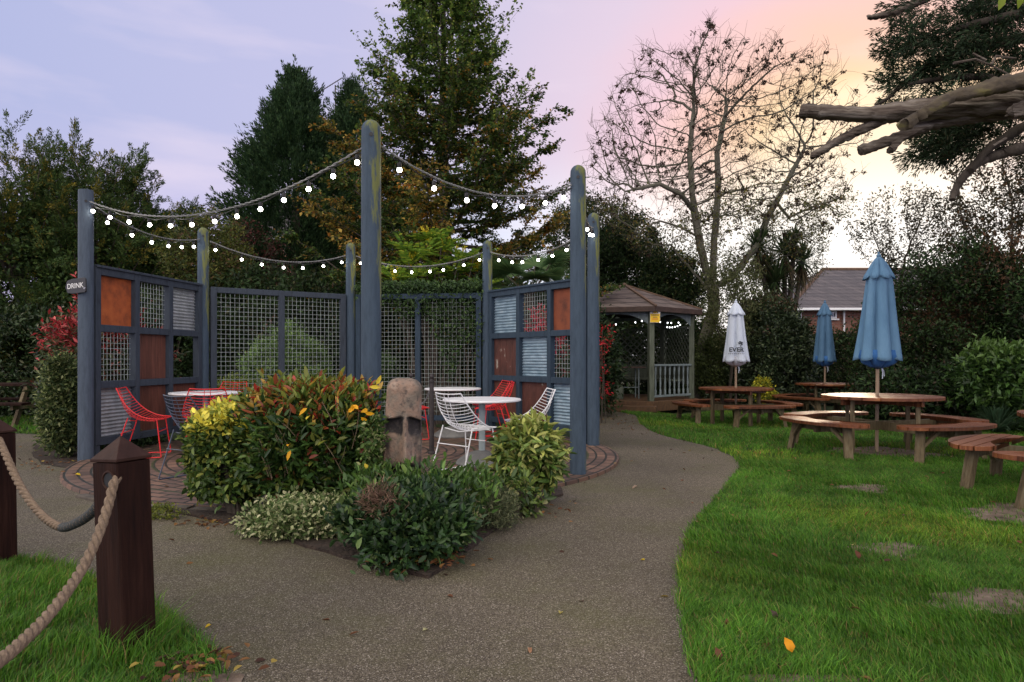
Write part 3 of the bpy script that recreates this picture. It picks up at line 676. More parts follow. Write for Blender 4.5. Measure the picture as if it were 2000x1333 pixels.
def nine(a, b, cells, fm, label, corr, sc_mesh):
    A, B, d = frame_axes(a, b); L = (B - A).length; rz = math.atan2(d.y, d.x)
    nrm = Vector((d.y, -d.x, 0));
    if nrm.dot(Vector((PC[0], PC[1], 0)) - A) < 0: nrm = -nrm
    t = thing('panel_screen', (*(A + (B - A) / 2).to_2d(), .04), label, 'screen', 'panel screens round the patio')
    mb = MB(); bw = .085; cw = (L - bw) / 3; ch = (Z1 - Z0 - bw) / 3
    for i in range(4): mb.box(A + d * (bw / 2 + i * cw) + Vector((0, 0, (Z0 + Z1) / 2)), (bw, .095, Z1 - Z0 - .006), rz)
    for j in range(4):
        for i in range(3): mb.box(A + d * (bw / 2 + (i + .5) * cw) + Vector((0, 0, Z0 + bw / 2 + j * ch)), (cw - bw - .001, .088, bw), rz)
    mb.box(A + d * (L / 2) + Vector((0, 0, Z1 + .012)), (L, .13, .03), rz)
    for s in (A + d * .04, B - d * .04): mb.box(s + Vector((0, 0, .1)), (.07, .08, .14), rz)
    mb.build('frame', fm, t, bevel=.004)
    for j in range(3):
        for i in range(3):
            kind = cells[2 - j][i]; o = A + d * (bw + i * cw + .001); w = cw - bw - .002; z0 = Z0 + bw + j * ch + .001; z1 = z0 + ch - bw - .002
            c = o + d * (w / 2) + Vector((0, 0, (z0 + z1) / 2)) - nrm * .018; mb = MB()
            if kind == 'rust': mb.box(c, (w, .006, z1 - z0), rz); mb.build('rust_sheet', M['rust'], t)
            elif kind == 'rustd': mb.box(c, (w, .006, z1 - z0), rz); mb.build('rust_sheet', M['rust_dark'], t)
            elif kind in ('board', 'peel'):
                for q in range(4): mb.box(c + d * ((q - 1.5) * w / 4), (w / 4 - .004, .014, z1 - z0), rz)
                mb.box(c - nrm * .012, (w, .006, z1 - z0), rz)
                mb.build('brown_board', M['board_peel' if kind == 'peel' else 'board'], t)
            elif kind == 'corr': corrugated(mb, o - nrm * .02, d, w, z0, z1, nrm, .045, .008); mb.build('corrugated_sheet', M[corr], t, smooth=True)
            elif kind == 'mesh': wiremesh(mb, o - nrm * .02, d, w, z0, z1, .062); mb.build('wire_mesh', M['mesh_wire'], t)
nine('A', 'B', [['rust', 'mesh', 'corr'], ['mesh', 'board', 'open'], ['corr', 'board', 'board']], M['frame'], 'left screen of nine squares with one bright orange rust sheet at top left', 'corr', 1)
nine('E', 'G', [['corr', 'mesh', 'rustd'], ['peel', 'corr', 'mesh'], ['board', 'peel', 'corr']], M['frame_blue'], 'right screen of nine squares with blue corrugated sheets, behind the white chairs', 'corr_blue', 1)
def meshscreen(a, b, label, fm):
    A, B, d = frame_axes(a, b); L = (B - A).length; rz = math.atan2(d.y, d.x); bw = .085
    t = thing('mesh_screen', (*(A + (B - A) / 2).to_2d(), .04), label, 'screen', 'wire mesh screens round the patio'); mb = MB()
    for s in (bw / 2, L / 2, L - bw / 2): mb.box(A + d * s + Vector((0, 0, (Z0 + Z1) / 2)), (bw, .09, Z1 - Z0), rz)
    hw = L / 2 - bw * 1.5
    for s in (bw + hw / 2, L / 2 + bw / 2 + hw / 2):
        for z in (Z1 - bw / 2, Z0 + bw / 2): mb.box(A + d * s + Vector((0, 0, z)), (hw - .001, .084, bw), rz)
    mb.build('frame', fm, t, bevel=.004)
    for s in (bw, L / 2 + bw / 2):
        mb = MB(); wiremesh(mb, A + d * s, d, hw, Z0 + bw, Z1 - bw, .068, .0030); mb.build('wire_mesh', M['mesh_wire'], t)
meshscreen('B', 'C', 'two-bay wire mesh screen left of the tall front post, clear of climbing plants', M['frame'])
meshscreen('C', 'E', 'two-bay wire mesh screen with a leafy climber hanging over its top rail', M['frame_blue'])
# ------------------------------------------------------------------ festoon lights
def festoon(a, b, za, zb, sag, ts, label, chain=True, r=.0205, ra=.09, rb=.09, n=36):
    A = PP[a] + Vector((0, 0, za)); B = PP[b] + Vector((0, 0, zb)); d = (B - A); dh = Vector((d.x, d.y, 0)).normalized(); A = A + dh * ra; B = B - dh * rb
    pt = lambda t, dz=0: A.lerp(B, t) - Vector((0, 0, 4 * sag * t * (1 - t) + dz))
    t = thing('festoon_lights', tuple(pt(.5)), label, 'string lights', 'bulb strings between the posts')
    mb = MB(); mb.tube([pt(i / n, .028 + .012 * math.sin(i * 1.3)) for i in range(n + 1)], .0055, 5); mb.build('cable', M['cable'], t, smooth=True)
    mb = MB()
    for s in (0, math.pi):
        m_ = n * 5; pts = []
        for i in range(m_ + 1):
            p = pt(i / m_); a_ = i * .9 + s; pts.append(p + Vector((-dh.y, dh.x, 0)) * (.006 * math.cos(a_)) + Vector((0, 0, .006 * math.sin(a_))))
        mb.tube(pts, .0052, 4, cap=False)
    mb.build('support_rope', M['cable_grey'], t, smooth=True)
    for q in ts:
        p = pt(q, .03); mb = MB(); lean = Vector((random.uniform(-.012, .012), random.uniform(-.012, .012), 0))
        mb.lathe([(.008, 0), (.017, -.004), (.018, -.042), (.014, -.05)], tuple(p), 10); s_ = mb.build('lamp_holder', M['cable'], t, smooth=True)
        mb = MB(); prof = [(.012, -.048)] + [(r * math.cos(x), -.048 - r * .95 + r * math.sin(x)) for x in [R_(v) for v in (55, 35, 15, -5, -25, -45, -65, -82)]]
        mb.lathe(prof, tuple(p + lean * .3), 18); mb.build('bulb', M['bulb'], s_, smooth=True)
lin = lambda n, a=.04, b=.96: [a + (b - a) * (i + random.uniform(-.12, .12)) / (n - 1) for i in range(n)]
festoon('A', 'D', 3.0, 2.93, .34, [.015, .10, .19, .28, .37, .455, .54, .62, .70, .775, .85, .92, .985], 'bulb string hanging from the DRINK sign post to the nearest tall post')
festoon('D', 'F', 2.94, 2.93, .24, [.08, .24, .40, .55, .70, .84, .95], 'bulb string from the nearest tall post right to the path-side post')
festoon('A', 'B', 3.0, 2.96, .15, [.12, .32, .5, .66, .8, .93], 'bulb string over the left nine-square screen')
festoon('B', 'C', 2.96, 2.92, .2, lin(7, .05, .96), 'bulb string over the mesh screen left of the nearest tall post')
festoon('C', 'E', 2.92, 2.93, .2, lin(8, .05, .98), 'bulb string over the climber-covered mesh screen')
festoon('E', 'G', 2.93, 2.93, .18, lin(7, .10, .95), 'bulb string over the right nine-square screen')
festoon('F', 'G', 2.92, 2.93, .12, lin(3, .5, .95), 'short bulb string between the two posts at the right of the patio')

def text_mesh(s, size, extr=.001, align='CENTER', spacing=1.0, bold=0):
    cu = bpy.data.curves.new('lettering', 'FONT'); cu.body = s; cu.size = size; cu.extrude = extr; cu.align_x = align; cu.align_y = 'CENTER'; cu.space_character = spacing; cu.offset = bold
    o = bpy.data.objects.new('lettering', cu); col.objects.link(o); dg = bpy.context.evaluated_depsgraph_get(); dg.update()
    me = bpy.data.meshes.new_from_object(o.evaluated_get(dg)); bpy.data.objects.remove(o); bpy.data.curves.remove(cu); return me
def text_on(s, size, pos, ax, up, m, parent, name='lettering', **kw):
    """flat lettering at world pos, written along ax, top towards up"""
    me = text_mesh(s, size, **kw); ax = Vector(ax).normalized(); up = Vector(up).normalized(); n = ax.cross(up)
    Mx = Matrix((ax, up, n)).transposed().to_4x4(); Mx.translation = Vector(pos); me.transform(Mx); me.materials.clear()
    return link_mesh(name, me, m, parent)
# DRINK finger sign on the left post
def drink():
    pr = at(162, 556, 7.86); pl = at(137, 567, 8.02)     # right and left ends of the face
    ax = (pr - pl); ax.z = 0; L = .24; ax.normalize(); ax = Vector((.94, -.34, .06)).normalized(); up = Vector((0, 0, 1)); up = (up - ax * up.dot(ax)).normalized(); n = ax.cross(up)
    c = at(150, 559, 7.80)
    t = thing('finger_sign', tuple(c + Vector((.1, .02, 0))), 'small black pointer sign lettered DRINK on the leftmost post', 'sign')
    Mx = Matrix((ax, up, n)).transposed().to_4x4(); Mx.translation = c
    mb = MB(); mb.prism([(-.17, 0), (-.14, .07), (-.06, .085), (.13, .085), (.15, .07), (.15, -.07), (.13, -.085), (-.06, -.085), (-.14, -.07)], -.009, .009, Mx); mb.build('board', M['black'], t, bevel=.003)
    mb = MB(); mb.bar(c + ax * .06 - n * .012, PP['A'] + Vector((0, 0, c.z)) , .03, .03); mb.build('bracket', M['iron'], t)
    mb = MB(); mb.tube([c + ax * .14 + n * .01 - up * .04, c + ax * .14 + n * .02 - up * .04], .012, 8); mb.build('bolt', M['chain'], t)
    text_on('DRINK', .085, c + n * .0105 - ax * .01, ax, up, M['white_ink'], t, extr=.0008)
drink()

# ================================================================== PATIO FURNITURE
def round_table(x, y, r, label, colm='table_col'):
    t = thing('patio_table', (x, y, .04), label, 'table', 'white round patio tables'); h = .715
    MB().lathe([(.01, 0), (r - .03, 0), (r, .008), (r, .022), (r - .006, .028), (.01, .028)], (0, 0, h - .028), 48).build('table_top', M['table_white'], t, smooth=True, local=True)
    MB().lathe([(.16, 0), (.17, -.012), (.03, -.02), (.03, -.03), (.01, -.03)], (0, 0, h - .03), 20).build('top_bracket', M['iron'], t, smooth=True, local=True)
    MB().lathe([(.036, .14), (.036, h - .05)], (0, 0, 0), 20).build('column', M[colm], t, smooth=True, local=True)
    MB().lathe([(.285, 0), (.29, .015), (.27, .045), (.20, .095), (.11, .135), (.05, .15), (.01, .152)], (0, 0, 0), 32).build('base', M['table_base'], t, smooth=True, local=True)
round_table(-.33, 7.50, .43, 'white round table nearest the camera, between the two white chairs')
round_table(-.88, 10.15, .42, 'white round table at the back in front of the mesh screen with red chairs', 'table_base')
round_table(-4.02, 8.95, .44, 'white round table beside the left nine-square screen')
def wire_chair(mat):
    def cen(t):   # centre line of the shell (x forward, z)
        pts = [(-.28, .80), (-.245, .68), (-.205, .57), (-.14, .475), (-.04, .425), (.08, .41), (.20, .43), (.25, .445)]
        k = t * (len(pts) - 1); i = min(int(k), len(pts) - 2); f = k - i; return Vector((pts[i][0] * (1 - f) + pts[i + 1][0] * f, 0, pts[i][1] * (1 - f) + pts[i + 1][1] * f))
    def side(t):
        pts = [(-.25, .81), (-.195, .705), (-.13, .61), (-.05, .53), (.05, .475), (.13, .455), (.20, .45), (.25, .447)]
        k = t * (len(pts) - 1); i = min(int(k), len(pts) - 2); f = k - i; return Vector((pts[i][0] * (1 - f) + pts[i + 1][0] * f, 0, pts[i][1] * (1 - f) + pts[i + 1][1] * f))
    hw = lambda t: .185 + .075 * math.sin(math.pi * min(1, t * .95)) 
    def sh(t, u): 
        c, s = cen(t), side(t); k = abs(u) ** 2.2; p = c.lerp(s, k); p.y = u * hw(t); return p
    m = M[mat]; t = thing('wire_chair', (0, 0, 0), '', 'chair')
    # shell wires
    mb = MB()
    for i in range(1, 23): mb.tube([sh(i / 23, -1 + 2 * j / 12) for j in range(13)], .0034, 5, cap=False)
    for u in (-.16, .16): mb.tube([sh(i / 20, u) for i in range(21)], .0036, 5)
    mb.build('shell_wires', m, t, smooth=True, local=True)
    mb = MB(); loop = [sh(0, -1 + 2 * j / 10) for j in range(11)] + [sh(i / 20, 1) for i in range(1, 21)] + [sh(1, 1 - 2 * j / 10) for j in range(1, 11)] + [sh(1 - i / 20, -1) for i in range(1, 21)]
    mb.tube(loop, .0062, 6); mb.build('shell_rim', m, t, smooth=True, local=True)
    for s in (-1, 1):
        mb = MB(); y = s * .225; f = .245
        mb.tube([(.18, s * .20, .445), (.235, s * .235, .012), (.225, s * .237, .006), (-.255, s * .237, .006), (-.265, s * .235, .012), (-.12, s * .215, .47)], .0068, 7)
        mb.build('leg_frame', m, t, smooth=True, local=True)
    mb = MB(); mb.tube([(.20, -.215, .30), (.20, .215, .30)], .0055, 6); mb.tube([(-.19, -.225, .29), (-.19, .225, .29)], .0055, 6); mb.tube([(.15, -.2, .425), (.15, .2, .425)], .006, 6); mb.tube([(-.10, -.21, .44), (-.10, 0, .415), (-.10, .21, .44)], .006, 6)
    mb.build('crossbars', m, t, smooth=True, local=True)
    return t
G_CH = 'wire chairs round the patio tables'
chair_spec = {
 'wire_white': [(-.47, 6.98, 48, 'white wire chair on the left of the nearest white table, its back to the camera'), (.20, 7.72, 192, 'white wire chair on the right of the nearest table, facing left towards it')],
 'wire_red': [(-4.36, 8.10, 14, 'red wire chair standing apart, in front of the lower left corrugated sheet'), (-4.12, 9.82, 262, 'red wire chair behind the left white table, facing the camera'),
              (-3.62, 8.10, 115, 'red wire chair half hidden between the yellow-leaved shrub and the left table'), (-1.48, 9.85, 20, 'red wire chair on the left of the back table, seen behind the iron bollard'),
              (-.25, 9.80, 172, 'red wire chair on the near right side of the back table'), (-.30, 10.45, 205, 'red wire chair on the far right side of the back table')],
 'wire_dark': [(-3.02, 6.60, 62, 'slate-blue wire chair with its back to the camera beside the yellow shrub')]}
for mat, lst in chair_spec.items():
    proto = wire_chair(mat); km = kidmap(proto)
    for i, (x, y, a, lab) in enumerate(lst):
        c = proto if i == 0 else copy_tree(proto, km); c.location = (x, y, .042); c.rotation_euler = (0, 0, R_(a)); tag(c, lab, 'chair', G_CH)
# iron bollards and chain
b0, b1 = Vector((*gd(843, 893), .04)), Vector((at(803, 700, 8.75).x, 8.75, .04))
for p, lab in ((b0, 'dark iron bollard with ball top, in front of the back white table'), (b1, 'dark iron bollard just showing behind the stone head')):
    t = thing('iron_bollard', tuple(p), lab, 'bollard', 'iron bollards on the patio')
    MB().lathe([(.045, 0), (.045, .02), (.03, .03), (.027, .86), (.034, .865), (.034, .885), (.022, .892), (.02, .91)], (0, 0, 0), 16).build('shaft', M['iron'], t, smooth=True, local=True)
    MB().lathe([(.006, .905)] + [(.030 * math.cos(a), .937 + .030 * math.sin(a)) for a in [R_(v) for v in range(-75, 90, 15)]], (0, 0, 0), 16).build('ball_top', M['iron'], t, smooth=True, local=True)
def chain(p, q, sag, label):
    t = thing('chain', tuple((p + q) / 2 - Vector((0, 0, sag))), label, 'chain'); n = int((p - q).length * 1.6 / .026) ; mb = MB()
    pt = lambda t_: p.lerp(q, t_) - Vector((0, 0, 4 * sag * t_ * (1 - t_)))
    for i in range(n):
        c = pt((i + .5) / n); d = (pt((i + 1) / n) - pt(i / n)).normalized(); s = d.cross(Vector((0, 0, 1))).normalized(); u = s if i % 2 else s.cross(d)
        mb.tube([c + d * (.018 * math.cos(a)) + u * (.010 * math.sin(a)) for a in [2 * math.pi * j / 8 for j in range(9)]], .0035, 4, cap=False)
    mb.build('links', M['chain'], t, smooth=True)
chain(b0 + Vector((-.03, .01, .76)), b1 + Vector((.02, -.02, .74)), .16, 'galvanised chain sagging between the two iron bollards')

# ------------------------------------------------------------------ stone head
def stone_head():
    base = Vector((-.815, 5.0, .03)); t = thing('stone_head', tuple(base), 'weathered carved stone head with heavy brow and long nose among the shrubs', 'statue'); t.rotation_euler = (0, R_(1.5), R_(9))
    H = 1.03; nu, nv = 120, 130; V = []; S = []
    for j in range(nv + 1):
        z = H * j / nv; zz = z / H
        w = .152 - .028 * zz; dpt = .165 - .02 * zz
        top = 1.0
        if zz > .90: q = (zz - .90) / .10; top = math.sqrt(max(0, 1 - q ** 2.6)) * .999 + .001
        for i in range(nu):
            a = 2 * math.pi * i / nu; ca, sa = math.cos(a), math.sin(a); e = (abs(ca) ** 3.4 + abs(sa) ** 3.4) ** (-1 / 3.4)
            x = w * ca * e * top; y = dpt * sa * e * top; stain_shade = 0
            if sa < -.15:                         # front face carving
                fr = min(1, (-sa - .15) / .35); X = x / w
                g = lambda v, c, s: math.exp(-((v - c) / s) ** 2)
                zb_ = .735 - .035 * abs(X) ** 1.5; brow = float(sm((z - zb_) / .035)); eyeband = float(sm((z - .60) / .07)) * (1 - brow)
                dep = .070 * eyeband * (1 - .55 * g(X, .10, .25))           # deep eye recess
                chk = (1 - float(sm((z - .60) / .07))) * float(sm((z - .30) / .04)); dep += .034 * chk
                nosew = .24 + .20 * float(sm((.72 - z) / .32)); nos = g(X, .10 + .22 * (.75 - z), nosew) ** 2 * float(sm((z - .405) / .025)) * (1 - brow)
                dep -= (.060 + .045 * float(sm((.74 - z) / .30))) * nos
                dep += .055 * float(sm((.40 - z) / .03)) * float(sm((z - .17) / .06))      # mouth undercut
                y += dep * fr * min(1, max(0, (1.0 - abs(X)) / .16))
                stain_shade = .80 * eyeband * (1 - .8 * nos) * fr + .30 * chk * (1 - min(1, nos * 1.8)) * fr * (1 if X > 0 else .7) + .45 * float(sm((.42 - z) / .05)) * fr - .25 * nos - .2 * brow * fr  # shade painted into eye sockets, cheeks and below the nose, besides stains
                if brow > 0 and z < .775: stain_shade += .30 * fr * float(sm((.775 - z) / .03))  # painted shade along the lower brow edge
            else: stain_shade = .05
            nzv = .004 * math.sin(31 * x + 17 * z) + .003 * math.sin(53 * y + 41 * z) + random.uniform(-.0016, .0016)
            V.append((x * (1 + nzv * 3), y * (1 + nzv * 3), z + nzv)); S.append(stain_shade)
    fs = [(j * nu + i, j * nu + (i + 1) % nu, (j + 1) * nu + (i + 1) % nu, (j + 1) * nu + i) for j in range(nv) for i in range(nu)]
    fs.append(tuple(range(nu))[::-1]); fs.append(tuple(nv * nu + i for i in range(nu)))
    me = bpy.data.meshes.new('carved_stone'); me.from_pydata(V, [], fs); me.update(); me.polygons.foreach_set('use_smooth', [True] * len(me.polygons))
    a = me.attributes.new('stain_shade', 'FLOAT', 'POINT'); a.data.foreach_set('value', S)
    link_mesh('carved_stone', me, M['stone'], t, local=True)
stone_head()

# ------------------------------------------------------------------ rope fence
def rope_post(x, y, h, w, rz, lean, label):
    t = thing('rope_fence_post', (x, y, 0), label, 'post', 'brown timber posts of the rope fence'); t.rotation_euler = (0, lean, rz)
    mb = MB(); a = w / 2; b = a * 1.0; hh = h - .10
    ch = .006
    poly = [(-a + ch, -a), (a - ch, -a), (a, -a + ch), (a, a - ch), (a - ch, a), (-a + ch, a), (-a, a - ch), (-a, -a + ch)]
    mb.prism(poly, -.15, hh - .004); mb.build('shaft', M['bollard'], t, local=True, bevel=.0015)
    mb = MB(); o = a + .004; mb.add([(-o, -o, hh), (o, -o, hh), (o, o, hh), (-o, o, hh), (-o, -o, hh + .012), (o, -o, hh + .012), (o, o, hh + .012), (-o, o, hh + .012), (0, 0, h)],
           [(0, 3, 2, 1), (0, 1, 5, 4), (1, 2, 6, 5), (2, 3, 7, 6), (3, 0, 4, 7), (4, 5, 8), (5, 6, 8), (6, 7, 8), (7, 4, 8)]); mb.build('pyramid_cap', M['bollard_cap'], t, local=True, bevel=.002)
    return t
def hole(t, p, n, r=.03):
    mb = MB(); q = p + n * .003; u = n.cross(Vector((0, 0, 1))).normalized(); w = u.cross(n)
    mb.tube([q - n * .004, q], r, 20); o = mb.build('rope_hole', M['black'], t, local=False)
    mb = MB(); mb.tube([q + (u * math.cos(a) + w * math.sin(a)) * r for a in [2 * math.pi * i / 20 for i in range(21)]], .0045, 6, cap=False); mb.build('hole_rim', M['bollard'], t)
nx, ny = gd(251, 1276)
near = rope_post(nx, ny, .885, .150, R_(-24), R_(-3.0), 'near dark brown square post with pyramid cap and rope through it')
fx, fy = gd(-6, 1098)
far = rope_post(fx, fy, .86, .150, R_(-24), R_(-1.5), 'dark brown square post cut by the left edge of the photo')
def rope(pts, r, label, dark=None):
    # three strands laid around a smooth path
    P = [Vector(p) for p in pts]; n = 420; path = []
    def cr(p0, p1, p2, p3, t): return .5 * ((2 * p1) + (-p0 + p2) * t + (2 * p0 - 5 * p1 + 4 * p2 - p3) * t * t + (-p0 + 3 * p1 - 3 * p2 + p3) * t ** 3)
    Q = [P[0] * 2 - P[1]] + P + [P[-1] * 2 - P[-2]]
    segs = len(P) - 1
    for i in range(n + 1):
        k = i / n * segs; s = min(int(k), segs - 1); path.append(cr(Q[s], Q[s + 1], Q[s + 2], Q[s + 3], k - s))
    L = [0]
    for i in range(n): L.append(L[-1] + (path[i + 1] - path[i]).length)
    t = thing('rope', tuple(path[n // 2]), label, 'rope', 'ropes of the post fence'); mb = MB(); pitch = r * 7.0
    for s in range(3):
        prev = None; pts2 = []
        for i in range(n + 1):
            d = (path[min(i + 1, n)] - path[max(i - 1, 0)]).normalized(); u = d.cross(Vector((0, 0, 1))).normalized(); w = u.cross(d)
            a = 2 * math.pi * (L[i] / pitch + s / 3); pts2.append(path[i] + (u * math.cos(a) + w * math.sin(a)) * r * .50)
        mb.tube(pts2, r * .56, 8)
    mb.build('strands', M['rope'], t, smooth=True)
    if dark:
        i0, i1 = int(dark[0] * n), int(dark[1] * n); mb = MB(); mb.tube([path[i] + Vector((0, 0, 0)) for i in range(i0, i1 + 1)], [r * 1.06 + .0016 * math.sin(i * 1.6) for i in range(i0, i1 + 1)], 12); mb.build('binding', M['rope_end'], t, smooth=True)
nh = at(226, 938, 2.70); Cn = Vector((nx, ny, 0))
def bez(a, b, dz): return None
h2 = at(-10, 860, 3.93)
rope([h2 + Vector((.0, .03, 0)), at(12, 890, 3.84), at(40, 950, 3.68), at(75, 1000, 3.5), at(115, 1029, 3.28), at(150, 1022, 3.1), at(185, 996, 2.96), at(215, 950, 2.86)], .0195, 'rope sagging between the two brown posts with a black bound end', (.60, .98))
rope([nh + Vector((.015, .07, .01)), nh, at(212, 985, 2.62), at(190, 1050, 2.50), at(155, 1120, 2.33), at(100, 1195, 2.10), at(50, 1247, 1.92), at(0, 1290, 1.76), at(-80, 1340, 1.55), at(-260, 1400, 1.25), at(-460, 1330, 1.05)], .0178, 'thick twisted rope running from the near brown post to the lower left corner')
# ring of the hole in the near post, on the face towards the camera
fn = Matrix.Rotation(R_(-24), 3, 'Z') @ Vector((0, -1, 0))
hc = Vector((nx, ny, 0)) + Vector((-.012, 0, .715)); hc = hc + fn * (.0755 - (hc - Vector((nx, ny, hc.z))).dot(fn))
bpy.context.view_layer.update()
def world_part(mb, name, m, t, **k):
    o = mb.build(name, m, t, local=True); inv = (Matrix.Translation(t.location) @ t.rotation_euler.to_matrix().to_4x4()).inverted(); o.data.transform(inv); o.data.update(); return o
for t, c in ((near, hc), (far, Vector((fx, fy, 0)) + Vector((0.005, 0, .70)) + fn * .0755)):
    mb = MB(); mb.tube([c - fn * .01, c + fn * .0015], .033, 20); world_part(mb, 'rope_hole', M['black'], t)
    u = fn.cross(Vector((0, 0, 1))).normalized(); w = Vector((0, 0, 1)); mb = MB(); mb.tube([c + fn * .002 + (u * math.cos(a) + w * math.sin(a)) * .034 for a in [2 * math.pi * i / 20 for i in range(21)]], .005, 6, cap=False); world_part(mb, 'hole_rim', M['bollard_cap'], t)
# far-left picnic bench, mostly out of frame
def aframe_table(x, y, rz, label):
    t = thing('picnic_table', (x, y, 0), label, 'picnic table', rz=rz)
    mb = MB()
    for i in range(5): mb.box((0, -.30 + i * .15, .74), (1.8, .14, .04))
    mb.build('table_top', M['bollard'], t, local=True, bevel=.004)
    for s in (-1, 1):
        mb = MB()
        for i in range(2): mb.box((0, s * (.66 + i * .15), .44), (1.8, .14, .04))
        mb.build('seat', M['bollard'], t, local=True, bevel=.004)
        mb = MB(); X = s * .62
        mb.bar((X, -.22, .72), (X, -.62, 0), .05, .1); mb.bar((X, .22, .72), (X, .62, 0), .05, .1); mb.bar((X + .05, -.75, .385), (X + .05, .75, .385), .045, .1); mb.bar((X + .05, -.36, .69), (X + .05, .36, .69), .045, .07)
        mb.build('leg_frame', M['picnic_leg'], t, local=True, bevel=.004)
aframe_table(-9.05, 12.0, R_(6), 'dark timber picnic table half cut off at the left edge of the lawn')

# ================================================================== ROUND PICNIC TABLES
def clip(poly, a, b, c):     # keep a*x+b*y<=c
    out = []; n = len(poly)
    for i in range(n):
        p, q = poly[i], poly[(i + 1) % n]; dp, dq = a * p[0] + b * p[1] - c, a * q[0] + b * q[1] - c
        if dp <= 0: out.append(p)
        if (dp < 0) != (dq < 0) and dp != dq:
            t = dp / (dp - dq); out.append((p[0] + (q[0] - p[0]) * t, p[1] + (q[1] - p[1]) * t))
    return out
def picnic():
    t = thing('round_picnic_table', (0, 0, 0), '', 'picnic table'); h = .725; R = .70
    mb = MB(); circ = [(R * math.cos(2 * math.pi * i / 64), R * math.sin(2 * math.pi * i / 64)) for i in range(64)]; n = 10; w = 2 * R / n
    for i in range(n):
        y0 = -R + i * w + .006; y1 = y0 + w - .012; pl = clip(clip(circ, 0, -1, -y0), 0, 1, y1)
        if len(pl) > 2: mb.prism(pl, h - .038, h + random.uniform(-.0015, .0015))
    Mr = Matrix.Rotation(R_(35), 4, 'Z'); mb.v = [tuple(Mr @ Vector(v)) for v in mb.v]
    mb.build('table_top', M['picnic_top'], t, local=True, bevel=.003)
    Mr = Matrix.Rotation(0, 4, 'Z')
    for k in range(2):
        mb = MB(); a = R_(45 + 90 * k); d = Vector((math.cos(a), math.sin(a), 0)); s = Vector((-d.y, d.x, 0)); z = .30 + k * .0
        if k == 0: mb.bar(d * -1.04 + Vector((0, 0, .345)), d * 1.04 + Vector((0, 0, .345)), .042, .11)
        else:
            mb.bar(d * -1.04 + Vector((0, 0, .342)), d * -.024 + Vector((0, 0, .342)), .042, .11); mb.bar(d * .024 + Vector((0, 0, .342)), d * 1.04 + Vector((0, 0, .342)), .042, .11)
        mb.build('crossbeam', M['picnic_leg'], t, local=True, bevel=.003)
        mb = MB(); zz = h - .075 - k * .0
        if k == 0: mb.bar(d * -.62 + Vector((0, 0, zz)), d * .62 + Vector((0, 0, zz)), .04, .07)
        else:
            mb.bar(d * -.62 + Vector((0, 0, zz)), d * -.022 + Vector((0, 0, zz)), .04, .07); mb.bar(d * .022 + Vector((0, 0, zz)), d * .62 + Vector((0, 0, zz)), .04, .07)
        mb.build('top_bearer', M['picnic_top'], t, local=True, bevel=.003)
    ro, ri, hs = 1.22, .89, .435
    for k in range(4):
        a = R_(45 + 90 * k); d = Vector((math.cos(a), math.sin(a), 0)); s = Vector((-d.y, d.x, 0))
        mb = MB(); c = d * .50 + s * .048; mb.bar(c + Vector((0, 0, 0)), c + Vector((0, 0, h - .04)), .05, .10); mb.build('table_leg', M['picnic_leg'], t, local=True, bevel=.004)
        # seat of three planks inside an arc outline
        sp = R_(31); out = []
        for i in range(25): b = -sp + 2 * sp * i / 24; out.append((ro * math.cos(b), ro * math.sin(b)))
        for i in range(1, 6): q = math.pi * i / 6; rc, rh = (ro + ri) / 2, (ro - ri) / 2; rr = rc + rh * math.cos(q); b = sp + math.sin(q) * .12; out.append((rr * math.cos(b), rr * math.sin(b)))
        for i in range(19): b = sp - 2 * sp * i / 18; out.append((ri * math.cos(b), ri * math.sin(b)))
        for i in range(1, 6): q = math.pi * i / 6; rc, rh = (ro + ri) / 2, (ro - ri) / 2; rr = rc - rh * math.cos(q); b = -sp - math.sin(q) * .12; out.append((rr * math.cos(b), rr * math.sin(b)))
        mb = MB(); x = .66; Mr = Matrix.Rotation(a, 4, 'Z')
        while x < 1.23:
            wd = .115; pl = clip(clip(out, -1, 0, -x), 1, 0, x + wd - .012)
            if len(pl) > 2:
                up_ = [p for p in pl if p[1] > 0]; 
                if x + wd < ri: 
                    for sg in (1, -1):
                        pq = clip(pl, 0, -sg, -.05)
                        if len(pq) > 2: mb.prism(pq, hs - .038, hs, Mr)
                else: mb.prism(pl, hs - .038, hs, Mr)
            x += wd
        seat = mb.build('seat', M['picnic_top'], t, local=True, bevel=.003)
        for sg in (-1, 1):
            b = a + sg * R_(24); e = Vector((math.cos(b), math.sin(b), 0)); f = Vector((-e.y, e.x, 0)) * sg
            top = e * 1.04; mb = MB(); mb.bar(top + Vector((0, 0, hs - .04)), top + e * .07 + f * .05 + Vector((0, 0, -.03)), .095, .055); mb.build('seat_leg', M['picnic_leg'], t, local=True, bevel=.004)
            mb = MB(); mb.bar(top + e * .03 + Vector((0, 0, .20)), top - f * .20 + Vector((0, 0, hs - .05)), .05, .035); mb.build('brace', M['picnic_leg'], t, local=True, bevel=.003)
        mb = MB(); e1 = Vector((math.cos(a - R_(23)), math.sin(a - R_(23)), 0)) * 1.02; e2 = Vector((math.cos(a + R_(23)), math.sin(a + R_(23)), 0)) * 1.02
        mb.bar(e1.lerp(e2, .08) + Vector((0, 0, hs - .085)), e1.lerp(e2, .92) + Vector((0, 0, hs - .085)), .04, .085); mb.build('seat_bearer', M['picnic_leg'], t, local=True, bevel=.003)
    return t
TABLES = [(4.71, 8.72, 18 - 45, 'round red-stained picnic table under the large near blue umbrella'), (5.85, 13.35, 8, 'round red-stained picnic table under the white umbrella'),
          (9.55, 15.6, 30, 'round red-stained picnic table at the back under the small blue umbrella'), (5.10, 5.72, -3, 'round picnic table without umbrella, cut by the right edge of the photo')]
